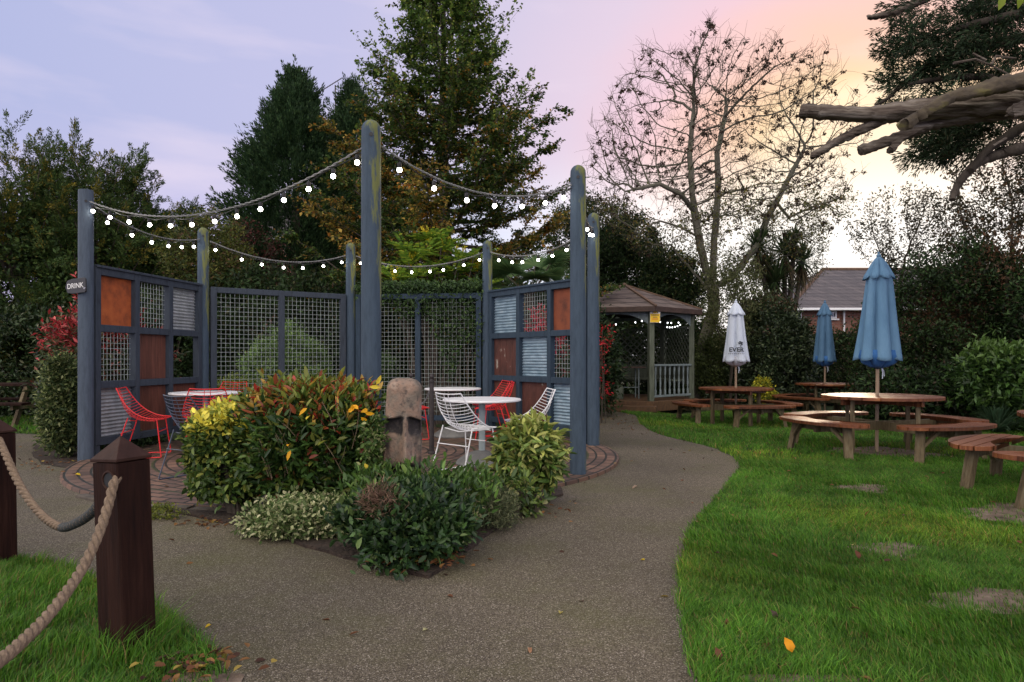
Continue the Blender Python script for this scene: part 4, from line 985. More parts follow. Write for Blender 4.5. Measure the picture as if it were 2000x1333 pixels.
TABLES[1] = ((1437 - 1000) / F * 13.35, 13.35, 8 - 45, TABLES[1][3]); TABLES[2] = ((1617 - 1000) / F * 15.6, 15.6, 30 - 45, TABLES[2][3])
proto = picnic(); km = kidmap(proto)
for i, (x, y, a, lab) in enumerate(TABLES):
    c = proto if i == 0 else copy_tree(proto, km); c.location = (x, y, float(gz(x, y))); c.rotation_euler = (0, 0, R_(a)); tag(c, lab, 'picnic table', 'round picnic tables on the lawn')

def umbrella(px, Y, ytop, ybot, wpx, mats, label, seed, lean=0):
    x = (px - 1000) / F * Y; g = float(gz(x, Y)); zt = CH + (HZ - ytop) / F * Y; zb = CH + (HZ - ybot) / F * Y; w = wpx / F * Y / 2
    t = thing('closed_umbrella', (x, Y, g), label, 'umbrella', 'closed umbrellas over the picnic tables'); t.rotation_euler = (0, lean, 0)
    rnd = random.Random(seed); H = zt - g; B = zb - g; n = 144; L = H - B
    MB().lathe([(.022, -.02), (.022, B + L * .5), (.02, H - .04)], (0, 0, 0), 14).build('pole', M['pole'], t, smooth=True, local=True)
    MB().lathe([(.022, H - .05), (.03, H - .035), (.026, H - .02), (.012, H - .01), (.017, H), (.014, H + .015), (.003, H + .02)], (0, 0, 0), 12).build('finial', M[mats[0]], t, smooth=True, local=True)
    ph = [rnd.uniform(0, 6.28) for _ in range(6)]
    def skirt(name, prof, m, folds, depth, hem=0, hemf=None):
        V = []; nz = len(prof)
        for j, (r, z) in enumerate(prof):
            tt = j / (nz - 1)
            for i in range(n):
                a = 2 * math.pi * i / n; c = abs(math.cos(folds / 2 * a + ph[0] + .5 * math.sin(a + ph[1]) + .25 * tt * math.sin(2 * a + ph[4])))
                c = 1 - (1 - c) ** 1.5
                fold = 1 - depth * (.35 + .65 * min(1, tt * 2)) * (1 - c); wob = 1 + .05 * math.sin(a + ph[2] + tt) + .03 * math.sin(3 * a + ph[3] + 2 * tt)
                zz = z - hem * (tt ** 6) * (c - .5) + (hemf(a) * tt ** 5 if hemf else 0)
                V.append((r * fold * wob * math.cos(a), r * fold * wob * math.sin(a), zz))
        fs = [(j * n + i, (j + 1) * n + i, (j + 1) * n + (i + 1) % n, j * n + (i + 1) % n) for j in range(nz - 1) for i in range(n)]
        me = bpy.data.meshes.new(name); me.from_pydata(V, [], fs); me.update(); me.polygons.foreach_set('use_smooth', [True] * len(me.polygons))
        o = link_mesh(name, me, m, t, local=True); so = o.modifiers.new('cloth', 'SOLIDIFY'); so.thickness = .004; return o
    prof = []
    for j in range(25):
        q = j / 24; r = w * (.52 + .50 * q ** .95) * (1 - .05 * math.sin(q * 3.1)); prof.append((r, H - L * .20 - (L * .72) * q))
    prof = [(w * .20, H - L * .08), (w * .42, H - L * .15)] + prof
    skirt('canopy', prof, M[mats[0]], 6, .40, L * .03)
    skirt('vent_cap', [(.012, H - .035), (w * .2, H - L * .055), (w * .36, H - L * .10), (w * .50, H - L * .15), (w * .63, H - L * .19), (w * .70, H - L * .215)], M[mats[0]], 7, .28, L * .03)
    skirt('lining', [(w * .80, H - L * .84), (w * .86, H - L * .90), (w * .70, H - L * .955), (w * .42, H - L * .985), (w * .16, H - L * 1.0), (w * .12, H - L * .95)], M[mats[1]], 5, .42, L * .02, lambda a: .02 * math.sin(2 * a + ph[2]))
    mb = MB(); mb.tube([(.03, -.03, B + .02), (.045, -.04, B - .05), (.04, -.045, B - .13)], .006, 5); mb.tube([(.03, -.03, B + .02), (.06, -.035, B - .03), (.065, -.04, B - .10)], .005, 5); mb.build('tie_cord', M['umb_white'], t, local=True)
    return t, H, B, w
umbrella(1712, 8.72, 495, 720, 85, ('umb_blue', 'umb_inner'), 'large blue closed umbrella on the near right picnic table', 3, R_(.6))
umbrella(1611, 15.6, 588, 716, 43, ('umb_blue_dull', 'umb_inner'), 'small darker blue closed umbrella on the back picnic table', 5)
uw, uH, uB, uwid = umbrella(1437, 13.35, 587, 716, 51, ('umb_white', 'umb_white_in'), 'white closed umbrella printed EVER with a small tree emblem', 8)
def umb_print():
    # lettering wrapped round the front of the white canopy
    x0, y0 = uw.location.x, uw.location.y; Rr = uwid * .90
    def wrap(me, z, name):
        n = len(me.vertices); co = np.empty(n * 3); me.vertices.foreach_get('co', co); co = co.reshape(-1, 3)
        a = R_(-105) + co[:, 0] / Rr; rr = Rr * 1.13 + co[:, 2]
        V = np.stack([rr * np.cos(a), rr * np.sin(a), z + co[:, 1]], 1); me.vertices.foreach_set('co', V.ravel()); me.materials.clear(); me.update(); return link_mesh(name, me, M['ink'], uw, local=True)
    zt = uB + (716 - 684) / F * 13.35
    wrap(text_mesh('EVER', .115, bold=.003), zt, 'lettering')
    mb = MB(); mb.box((.07, .075, 0), (.012, .05, .002))
    for k in range(16):
        a = random.uniform(0, 6.28); q = random.uniform(.01, .045); c = (.065 + q * math.cos(a), .135 + q * math.sin(a)); mb.prism([(c[0] + .016 * math.cos(b), c[1] + .011 * math.sin(b)) for b in [2 * math.pi * i / 6 for i in range(6)]], -.001 + k * .0001, .001 + k * .0002)
    me = bpy.data.meshes.new('tree_emblem'); me.from_pydata(mb.v, [], mb.f); wrap(me, zt, 'tree_emblem')
    mb = MB()
    for k in range(9): mb.box((-.13 + k * .032, -.075, 0), (.02, .010, .002))
    me = bpy.data.meshes.new('small_print'); me.from_pydata(mb.v, [], mb.f); wrap(me, zt, 'small_print')
umb_print()
#PART3
# ================================================================== GAZEBO
def gazebo():
    C = Vector((2.80, 17.0, 0)); Rp, Re = 1.62, 1.86; a0 = R_(-78); zd = .23; ze = 2.36; za = 3.02
    ang = [a0 + R_(60) * k for k in range(6)]; P = lambda r, a, z=0: C + Vector((r * math.cos(a), r * math.sin(a), z))
    t = thing('gazebo', tuple(C), 'weathered hexagonal timber gazebo with shingle roof, balustrade and arched openings', 'gazebo')
    mb = MB(); mb.prism([(P(1.78, a).x, P(1.78, a).y) for a in ang], 0, zd); mb.build('deck', M['deck'], t, bevel=.01)
    mb = MB()
    for k in (4, 5): mb.bar(P(1.95, ang[k], .07).lerp(P(1.95, ang[(k + 1) % 6], .07), .0), P(1.95, ang[k], .07).lerp(P(1.95, ang[(k + 1) % 6], .07), 1.0), .30, .13)
    mb.build('step', M['deck'], t, bevel=.01)
    for a in ang: MB().box(P(Rp, a, (zd + ze) / 2), (.12, .12, ze - zd - .002), a).build('post', M['gaz_post'], t, bevel=.005)
    # roof as six tapering slabs
    mb = MB()
    for k in range(6):
        e1, e2 = P(Re, ang[k], ze), P(Re, ang[(k + 1) % 6], ze); ap = C + Vector((0, 0, za))
        mb.add([e1, e2, ap, e1 - Vector((0, 0, .03)), e2 - Vector((0, 0, .03)), ap - Vector((0, 0, .03))], [(0, 1, 2), (3, 5, 4), (0, 3, 4, 1)])
    mb.build('roof', M['shingle'], t)
    for k in range(6):
        mb = MB(); e = P(Re + .02, ang[k], ze + .012); mb.bar(e, C + Vector((0, 0, za + .015)), .07, .035); mb.build('ridge_board', M['gaz_ridge'], t, bevel=.004)
        mb = MB(); mb.bar(P(Re, ang[k], ze - .06), P(Re, ang[(k + 1) % 6], ze - .06), .03, .115); mb.build('fascia', M['gaz_dark'], t, bevel=.003)
        # arched head board
        p, q = P(Rp, ang[k]), P(Rp, ang[(k + 1) % 6]); d = (q - p).normalized(); p = p + d * .06; L = (q - p).length - .06; poly = [(0, ze - .08), (L, ze - .08)] + [(L - L * i / 24, ze - .15 - .24 * abs(1 - 2 * i / 24) ** 2.4) for i in range(25)]
        nn = Vector((-d.y, d.x, 0)); Mx = Matrix((d, Vector((0, 0, 1)), nn)).transposed().to_4x4(); Mx.translation = Vector((p.x, p.y, 0))
        mb = MB(); mb.prism(poly, -.014, .014, Mx); mb.build('arch_board', M['gaz_blue'], t)
    MB().lathe([(.06, 0), (.05, .03), (.02, .05), (.004, .06)], (C.x, C.y, za), 8).build('roof_cap', M['gaz_ridge'], t)
    # balustrade on the front right bay
    def bay(k): 
        p, q = P(Rp, ang[k]), P(Rp, ang[(k + 1) % 6]); d = (q - p).normalized(); return p + d * .06, q - d * .06, d
    p, q, d = bay(0); up = Vector((0, 0, 1))
    MB().bar(p + up * 1.04, q + up * 1.04, .09, .045).build('handrail', M['gaz_blue'], t, bevel=.006)
    MB().bar(p + up * .33, q + up * .33, .06, .05).build('bottom_rail', M['gaz_blue'], t, bevel=.004)
    for i in range(8):
        c = p.lerp(q, (i + .6) / 8.2); prof = [(.026, .356), (.026, .47), (.014, .50), (.022, .56), (.025, .64), (.016, .76), (.013, .80), (.022, .83), (.024, .90), (.026, .93), (.026, 1.017)]
        MB().lathe(prof, (c.x, c.y, 0), 10).build('baluster', M['gaz_blue'], t, smooth=True)
    # rear bays: low panel and lattice
    for k in (1, 2, 3, 4):
        p, q, d = bay(k); nn = Vector((-d.y, d.x, 0)); L = (q - p).length
        if k != 4:
            MB().bar(p + up * .78, q + up * .78, .03, .42).build('low_panel', M['gaz_post'], t)
            mb = MB(); n = 9
            for s in (1, -1):
                for i in range(-n, n):
                    x0 = i * L / n; z0, z1 = 1.02, 1.95; xa, xb = (x0, x0 + (z1 - z0)) if s > 0 else (x0 + (z1 - z0), x0)
                    pts = []
                    t0, t1 = 0., 1.
                    dx = xb - xa
                    lo, hi = sorted(((0 - xa) / dx, (L - xa) / dx)); t0 = max(0, lo); t1 = min(1, hi)
                    if t1 - t0 < .05: continue
                    A_ = p + d * (xa + dx * t0) + up * (z0 + (z1 - z0) * t0) + nn * (.006 * s); B_ = p + d * (xa + dx * t1) + up * (z0 + (z1 - z0) * t1) + nn * (.006 * s); mb.bar(A_, B_, .010, .03)
            mb.build('lattice', M['gaz_post'], t)
            MB().bar(p + up * 1.0, q + up * 1.0, .05, .04).build('rail', M['gaz_post'], t); MB().bar(p + up * 1.97, q + up * 1.97, .05, .04).build('rail', M['gaz_post'], t)
    # built-in bench along the back
    for k in (1, 2, 3):
        p, q = P(1.30, ang[k], .66), P(1.30, ang[(k + 1) % 6], .66); MB().bar(p, q, .34, .04).build('bench', M['gaz_post'], t)
    # caution sign hanging beside the front corner post
    s = thing('caution_sign', tuple(at(1279, 628, 15.34)), 'yellow caution sign with warning triangle on the gazebo front', 'sign')
    W = .225; Y = 15.30; z1 = at(0, 602.5, Y).z; z0 = at(0, 630.5, Y).z; xc = at(1279.3, 0, Y).x; zm = z1 - (z1 - z0) * .36
    MB().box((xc, Y, (z0 + z1) / 2), (W, .006, z1 - z0)).build('plate', M['sign_white'], s)
    MB().box((xc, Y - .005, (z0 + zm) / 2), (W - .012, .003, zm - z0 - .012)).build('yellow_panel', M['yellow'], s)
    def tri(hw, zb, zt, y0, y1, m, nm):
        mb = MB(); mb.add([(xc - hw, y0, zb), (xc + hw, y0, zb), (xc, y0, zt), (xc - hw, y1, zb), (xc + hw, y1, zb), (xc, y1, zt)], [(0, 1, 2), (3, 5, 4), (0, 3, 4, 1), (1, 4, 5, 2), (2, 5, 3, 0)]); return mb.build(nm, m, s)
    tri(.068, zm + .004, z1 - .004, Y - .0075, Y - .0045, M['black'], 'triangle_border'); tri(.050, zm + .012, z1 - .02, Y - .0105, Y - .008, M['yellow'], 'warning_triangle')
    MB().bar((xc - .004, Y - .012, zm + .022), (xc + .012, Y - .012, zm + .06), .003, .014).build('warning_mark', M['black'], s)
    text_on('Caution', .052, (xc, Y - .0075, zm - .035), (1, 0, 0), (0, 0, 1), M['ink'], s, extr=.0008, bold=.0012)
    for i, (w, z) in enumerate(((.10, .085), (.12, .115), (.13, .143))): MB().box((xc, Y - .0075, zm - z), (w, .001, .012)).build('small_print', M['red_ink'] if i else M['ink'], s)
    # pin lights
    f = thing('fairy_lights', tuple(C + Vector((0, 0, 2.0))), 'tiny white pin lights strung under the gazebo roof', 'string lights')
    mb = MB(); mc = MB()
    for k in (4, 5, 0, 1):
        p, q = P(1.48, ang[k]), P(1.48, ang[(k + 1) % 6]); n = 10; pts = [p.lerp(q, i / n) + Vector((0, 0, ze - .26 - .10 * math.sin(math.pi * i / n) * (1 if k % 2 else .5))) for i in range(n + 1)]; mc.tube(pts, .005, 4)
        for i in range(1, n):
            if random.random() < .75: mb.lathe([(.004, .0), (.012, -.008), (.014, -.02), (.010, -.03), (.002, -.034)], tuple(pts[i] + Vector((0, 0, -.004))), 6)
    mc.build('wire', M['cable'], f); mb.build('pin_lights', M['bulb_small'], f)
    # high table with white iron legs inside
    tt = thing('gazebo_table', (C.x - .35, C.y - .35, zd), 'dark topped table on white iron legs standing inside the gazebo', 'table')
    c = tt.location; MB().box((c.x, c.y, .98), (1.5, .62, .035)).build('table_top', M['gaz_dark'], tt, bevel=.004)
    for sx in (-.60, .60):
        for sy in (-.22, .22): MB().tube([(c.x + sx, c.y + sy, zd), (c.x + sx, c.y + sy, .96)], .016, 8).build('leg', M['gaz_blue'], tt)
    MB().bar((c.x - .6, c.y - .22, .50), (c.x + .6, c.y - .22, .50), .015, .015).build('stretcher', M['gaz_blue'], tt)
    st = thing('stool', (C.x - .30, C.y - .72, zd), 'squat grey timber stool in front of the gazebo table', 'stool'); c = st.location
    MB().lathe([(.15, 0), (.16, .02), (.16, .26), (.15, .28), (.05, .28), (.045, .58), (.16, .60), (.17, .62), (.01, .63)], tuple(c), 16).build('body', M['gaz_post'], st, smooth=True)
gazebo()

# ================================================================== HOUSES BEHIND
def house_right():
    Y = 34.0; xl = at(1548, 0, Y).x; ze = at(0, 603, Y).z; zr = at(0, 527, Y).z; g = -.3
    t = thing('brick_house', (xl + 6, Y + 4, g), 'red brick house with hipped slate roof beyond the right hedge', 'house')
    xr = xl + 15; yb = Y + 8; ov = .35
    MB().box(((xl + xr) / 2 + .15, (Y + yb) / 2, (ze + g) / 2), (xr - xl - .5, yb - Y - .5, ze - g)).build('wall', M['brick'], t)
    A = [Vector((xl - ov, Y - ov, ze)), Vector((xr, Y - ov - .0, ze)), Vector((xr, yb, ze)), Vector((xl - ov, yb, ze))]
    rl, rr = Vector((at(1607, 0, Y + 4).x, Y + 4, CH + (HZ - 527) / F * (Y + 4))), Vector((xr, Y + 4, CH + (HZ - 527) / F * (Y + 4)))
    mb = MB(); mb.add([*A, rl, rr], [(0, 1, 5, 4), (1, 2, 5), (2, 3, 4, 5), (3, 0, 4), (0, 3, 2, 1)]); mb.build('roof', M['slate'], t)
    MB().tube([rl, rr], .11, 8).build('ridge_tiles', M['gaz_ridge'], t); MB().tube([rl, A[0]], .10, 8).build('hip_tiles', M['gaz_ridge'], t)
    MB().tube([rl + Vector((0, 0, .1)), rl + Vector((0, 0, .9))], .02, 5).build('finial', M['iron'], t)
    MB().bar(A[0] + Vector((0, -.06, -.06)), A[1] + Vector((0, -.06, -.06)), .12, .12).build('gutter', M['upvc'], t, bevel=.02)
    def window(px0, px1, py0, py1):
        a, b = at(px0, py0, Y), at(px1, py1, Y); w = b.x - a.x; h = a.z - b.z; c = ((a.x + b.x) / 2, Y + .20, (a.z + b.z) / 2); f = .07
        fr = MB(); 
        for sx in (-1, 1): fr.box((c[0] + sx * (w / 2 - f / 2), c[1], c[2]), (f, .1, h))
        for sz in (-1, 0, 1): fr.box((c[0], c[1], c[2] + sz * (h / 2 - f / 2)), (w - 2 * f - .002, .09, f))
        fr.box((c[0], c[1], c[2]), (f * .8, .08, h - 2 * f - .002))
        o = fr.build('window', M['upvc'], t); MB().box((c[0], c[1] + .03, c[2]), (w - f, .02, h - f)).build('pane', M['glass'], o)
        MB().box((c[0], c[1] - .03, c[2] - h / 2 - .05), (w + .2, .16, .07)).build('sill', M['upvc'], o)
    window(1614, 1637, 594, 622); window(1551, 1568, 606, 634); window(1690, 1725, 598, 626)
    MB().tube([(at(1651, 0, Y).x, Y + .14, ze - .1), (at(1651, 0, Y).x, Y + .14, g)], .05, 8).build('downpipe', M['upvc'], t)
house_right()
def house_left():
    Y = 30.0; x0, x1 = at(446, 0, Y).x, at(700, 0, Y).x; ze = at(0, 470, Y).z; t = thing('pale_gabled_house', ((x0 + x1) / 2, Y + 3, 0), 'white and brick house glimpsed behind the dark conifers', 'house')
    MB().box(((x0 + x1) / 2, Y + 3, ze / 2), (x1 - x0, 6, ze)).build('wall', M['brick'], t)
    zr = ze + 2.6; ov = .5; mb = MB()
    mb.add([(x0 - ov, Y - ov, ze + .25), (x1, Y - ov, ze + .25), (x1, Y + 3, zr), (x0 + 1.6, Y + 3, zr), (x0 - ov, Y + 6.5, ze + .25), (x1, Y + 6.5, ze + .25)], [(0, 1, 2, 3), (3, 2, 5, 4), (0, 3, 4)]); mb.build('roof', M['slate'], t)
    MB().box((x0 + 1.5, Y - .3, ze + .1), (3.8, .12, .28)).build('fascia', M['upvc'], t)
    MB().box((at(655, 0, Y).x, Y + 3, zr + .3), (.9, .7, 2.4)).build('chimney', M['brick'], t)
    a = at(655, 190, 26.5); b = at(651, 172, 26.5)
    an = thing('tv_antenna', (a.x, 26.5, 7.0), 'roof television aerial poking up between the two conifers', 'antenna')
    MB().tube([(a.x, 26.5, 7.0), (a.x, 26.5, b.z + .1)], .025, 6).build('mast', M['iron'], an)
    p, q = at(618, 184, 26.5), at(668, 153, 26.5); MB().tube([p, q], .016, 5).build('boom', M['iron'], an)
    mb = MB(); d = (q - p).normalized(); s = Vector((.25, .95, .1)).normalized(); u = Vector((-.3, 0, 1)).normalized()
    for i in range(16):
        c = p.lerp(q, (i + .5) / 16); mb.tube([c - u * .09 - s * .12, c + u * .09 + s * .12], .008, 4)
    mb.build('elements', M['iron'], an)
house_left()

# ================================================================== TREES
GREEN = [((.030, .055, .016), 3), ((.045, .080, .020), 2), ((.020, .038, .014), 2)]
def yew(px, Y, ytop, wl, wr, label, seed, gold=.12, nb=120, low=.6):
    rng = np.random.default_rng(seed); x = (px - 1000) / F * Y; top = CH + (HZ - ytop) / F * Y - 1.05
    t = thing('yew_tree', (x, Y, 0), label, 'tree', 'yews on the left')
    MB().tube([(x, Y, -.1), (x + .1, Y, top * .4), (x - .1, Y, top * .8)], [.24, .17, .05], 9).build('trunk', M['bark_dark'], t, smooth=True)
    z = rng.random(nb) ** .8 * top * .86 + .2; a = rng.uniform(0, 2 * np.pi, nb); q = np.clip(z / top, 0, 1)
    Rz = np.where(np.cos(a) > 0, wr, wl) * (1.0 - q ** 2.2) * (.8 + .35 * rng.random(nb)) + .25
    B = np.stack([x + .15 * Rz * np.cos(a), Y + .15 * Rz * np.sin(a), z * .9], 1)
    T = np.stack([x + Rz * np.cos(a), Y + Rz * np.sin(a) * .8, z + .55 + .9 * q + rng.random(nb) * .5], 1)
    tb = MB()
    for b, e in zip(B[::2], T[::2]): tb.tube([b, b + (e - b) * .6 + [0, 0, -.05], e], [.035, .02, .006], 4)
    tb.build('limbs', M['bark_dark'], t)
    # side plumes along each limb
    BB, TT, rr, gg = [], [], [], []
    for b, e in zip(B, T):
        for _ in range(9):
            s = rng.uniform(.35, 1.0); p = b + (e - b) * s; ax = unit(e - b); dd = unit(ax * .8 + rng.normal(size=3) * .65 + np.array([0, 0, .08])); BB.append(p); TT.append(p + dd * rng.uniform(.35, .75)); rr.append(.10)
    BB, TT = np.array(BB), np.array(TT)
    k = rng.random(len(BB)) < gold
    near_gold = k
    pal = [((.040, .075, .018), 3), ((.065, .105, .023), 2), ((.022, .044, .014), 2), ((.085, .085, .022), .7)]
    plumes('crown', BB[~near_gold], TT[~near_gold], 120, .08, pal, .062, .019, M['needle'], t, rng)
    n_ = 420; P, N_, cl = cloud((x, Y, top * .5), ((wl + wr) * .36, 1.1, top * .46), n_, 40, .16, shell=.3, rng=rng); leafset('inner_foliage', P, N_, pal, .12, .06, M['needle'], t, rng=rng)
    if k.any(): plumes('golden_sprays', BB[k], TT[k], 85, .085, [((.20, .16, .02), 2), ((.10, .10, .02), 2), ((.06, .075, .02), 1)], .075, .022, M['needle'], t, rng)
yew(40, 16.0, 262, 2.6, 1.8, 'dark yew with spiky golden-tinged sprays at the left edge', 1, .22, 105)
yew(190, 16.5, 285, 1.7, 2.2, 'broad yew with ragged dark green plumes behind the leftmost post', 2, .10, 130)
yew(330, 17.2, 395, 1.3, 1.1, 'lower dark yew plumes showing against the sky left of the conifer', 3, .03, 110)
def leylandii(px, Y, ytop, R, label, seed, n=430):
    rng = np.random.default_rng(seed); x = (px - 1000) / F * Y; top = CH + (HZ - ytop) / F * Y
    t = thing('conifer', (x, Y, 0), label, 'tree', 'dark conifers behind the mesh screens')
    MB().tube([(x, Y, -.1), (x, Y, top * .93)], [.25, .03], 8).build('trunk', M['bark_dark'], t, smooth=True)
    q = rng.random(n) ** .9; z = q * (top - 1.0) + .3; a = rng.uniform(0, 6.283, n); prof = R * np.clip((1 - q ** 1.7), 0.03, 1) ** .8 * (.86 + .2 * rng.random(n)) * (1 + .13 * np.sin(3 * a + 5 * q) + .1 * np.sin(5 * a - 7 * q))
    B = np.stack([x + prof * .55 * np.cos(a), Y + prof * .55 * np.sin(a), z - .1], 1); T = np.stack([x + prof * np.cos(a), Y + prof * np.sin(a), z + .55 + .35 * rng.random(n)], 1)
    T[:3] = [[x, Y, top], [x + .15, Y, top - .35], [x - .2, Y, top - .5]]; B[:3] = T[:3] - [0, 0, 1.0]
    BB = np.repeat(B, 4, 0); TT = np.repeat(T, 4, 0) + rng.normal(size=(n * 4, 3)) * [.16, .16, .14]; BB = BB + (TT - BB) * .35
    plumes('crown', BB, TT, 60, .12, [((.018, .042, .016), 3), ((.030, .064, .023), 2), ((.050, .092, .030), 1)], .10, .032, M['needle'], t, rng, .4)
leylandii(578, 21.0, 146, 2.6, 'tall dark green pointed conifer left of the largest tree', 4, 780)
leylandii(690, 23.0, 165, 2.5, 'second dark conifer, half hidden behind the tall autumn-tinted tree', 5, 600)

def big_tree():
    rng = np.random.default_rng(21); Y = 16.0; x = (868 - 1000) / F * Y; top = 11.4
    t = thing('hornbeam_tree', (x, Y, 0), 'tallest tree with layered branches, green above and golden brown below', 'tree')
    MB().tube([(x, Y, -.1), (x + .03, Y, 3), (x - .03, Y, 7), (x, Y, top)], [.22, .17, .09, .012], 10).build('trunk', M['bark'], t, smooth=True)
    tb = MB(); LP, LD, LC = [], [], []
    GT = [((.055, .105, .020), 3), ((.09, .145, .028), 2), ((.030, .060, .015), 2.2), ((.17, .20, .035), 1)]
    GM = [((.045, .082, .018), 4), ((.11, .125, .026), 1.8), ((.024, .046, .013), 2), ((.24, .13, .02), .6)]
    GB = [((.30, .20, .04), 2.0), ((.28, .12, .022), 1.0), ((.16, .15, .028), 2.6), ((.04, .055, .016), 2.4), ((.38, .26, .06), .7)]
    zs = []; z = .9
    while z < 10.8: zs.append(z); z += .22 + .02 * z * .3
    for zi, z in enumerate(zs):
        nb = 5 if z < 8 else 4; a0 = rng.uniform(0, 6.28)
        for b in range(nb):
            a = a0 + 6.283 * b / nb + rng.normal() * .25
            Rz = np.interp(z, [0, 1.5, 4, 5.5, 7.3, 9, 10.2, 11.4], [2.6, 3.25, 3.2, 2.75, 1.75, .95, .5, .15]) * rng.uniform(.55, 1.12)
            if math.cos(a) > .4 and z < 5.5: Rz *= 1.08
            d = np.array([math.cos(a), math.sin(a), 0]); rise = rng.uniform(.10, .38) + (.45 if z > 8.5 else 0)
            pts = []; m = 7
            for i in range(m + 1):
                s = i / m; pts.append(np.array([x, Y, z]) + d * Rz * s + np.array([0, 0, Rz * (rise * s - .10 * math.sin(math.pi * s) + .12 * s * s)]) + rng.normal(size=3) * .03 * s)
            tb.tube(pts, [max(.006, .042 * (1 - s / m) * (Rz / 3) + .005) for s in range(m + 1)], 5)
            warm = np.clip((6.3 - z) / 3.0, 0, 1) * np.clip(.35 + Rz / 3.2 * .6, 0, 1)
            gold = rng.random() < warm * .55
            pal = GB if gold else (GT if z > 7.2 else GM)
            ns = int(7 + Rz * 9)
            for _ in range(ns):
                s = rng.uniform(.22, 1.0); k = min(int(s * m), m - 1); p = pts[k] + (pts[k + 1] - pts[k]) * (s * m - k)
                sd = np.array([-d[1], d[0], 0]) * rng.choice([-1, 1]) * rng.uniform(.4, 1) + d * rng.uniform(.3, 1.0) + np.array([0, 0, rng.uniform(-.12, .35)]); sd /= np.linalg.norm(sd); Ls = rng.uniform(.3, .75) * (1 - .3 * s)
                e = p + sd * Ls; tb.tube([p, e], [.007, .003], 3, cap=False)
                n = int(18 + 30 * Ls); tt = rng.random((n, 1)); q = p + (e - p) * tt + rng.normal(size=(n, 3)) * [.05, .05, .028]
                LP.append(q); LD.append(unit(sd + rng.normal(size=(n, 3)) * .7 + [0, 0, -.1])); LC.append(pick(pal, n, rng, .35) * rng.uniform(.7, 1.3))
            # long upward shoots near the end of the branch
            if z > 4.2:
                for _ in range(int(rng.integers(2, 5))):
                    s = rng.uniform(.5, 1); p = pts[int(s * m)]; up = unit(d * rng.uniform(.2, .9) + np.array([0, 0, 1.1]) + rng.normal(size=3) * .12); Ls = rng.uniform(.6, 1.6) * (1.1 if z > 6.2 else .65)
                    e = p + up * Ls; tb.tube([p, p + up * Ls * .5 + [0, 0, .02], e], [.008, .005, .002], 3, cap=False)
                    n = int(40 * Ls); tt = rng.random((n, 1)); q = p + (e - p) * tt + rng.normal(size=(n, 3)) * .028
                    LP.append(q); LD.append(unit(up * .6 + rng.normal(size=(n, 3)) * .8)); LC.append(pick([((.10, .16, .028), 2), ((.055, .10, .02), 2), ((.20, .24, .04), 1.2)] if z > 6 or not gold else GB, n, rng, .3))
    tb.build('branches', M['bark'], t)
    P, D, Cc = np.concatenate(LP), np.concatenate(LD), np.concatenate(LC); n = len(P)
    U = unit(rdir(n, rng) * .6 + [0, 0, 1]); sz = .65 + .7 * rng.random(n)
    leaves('crown', P, D, U, .078 * sz, .056 * sz, np.clip(Cc, 0, 1), M['leaf'], t, fold=.3)
    print('big tree leaves', n)
big_tree()

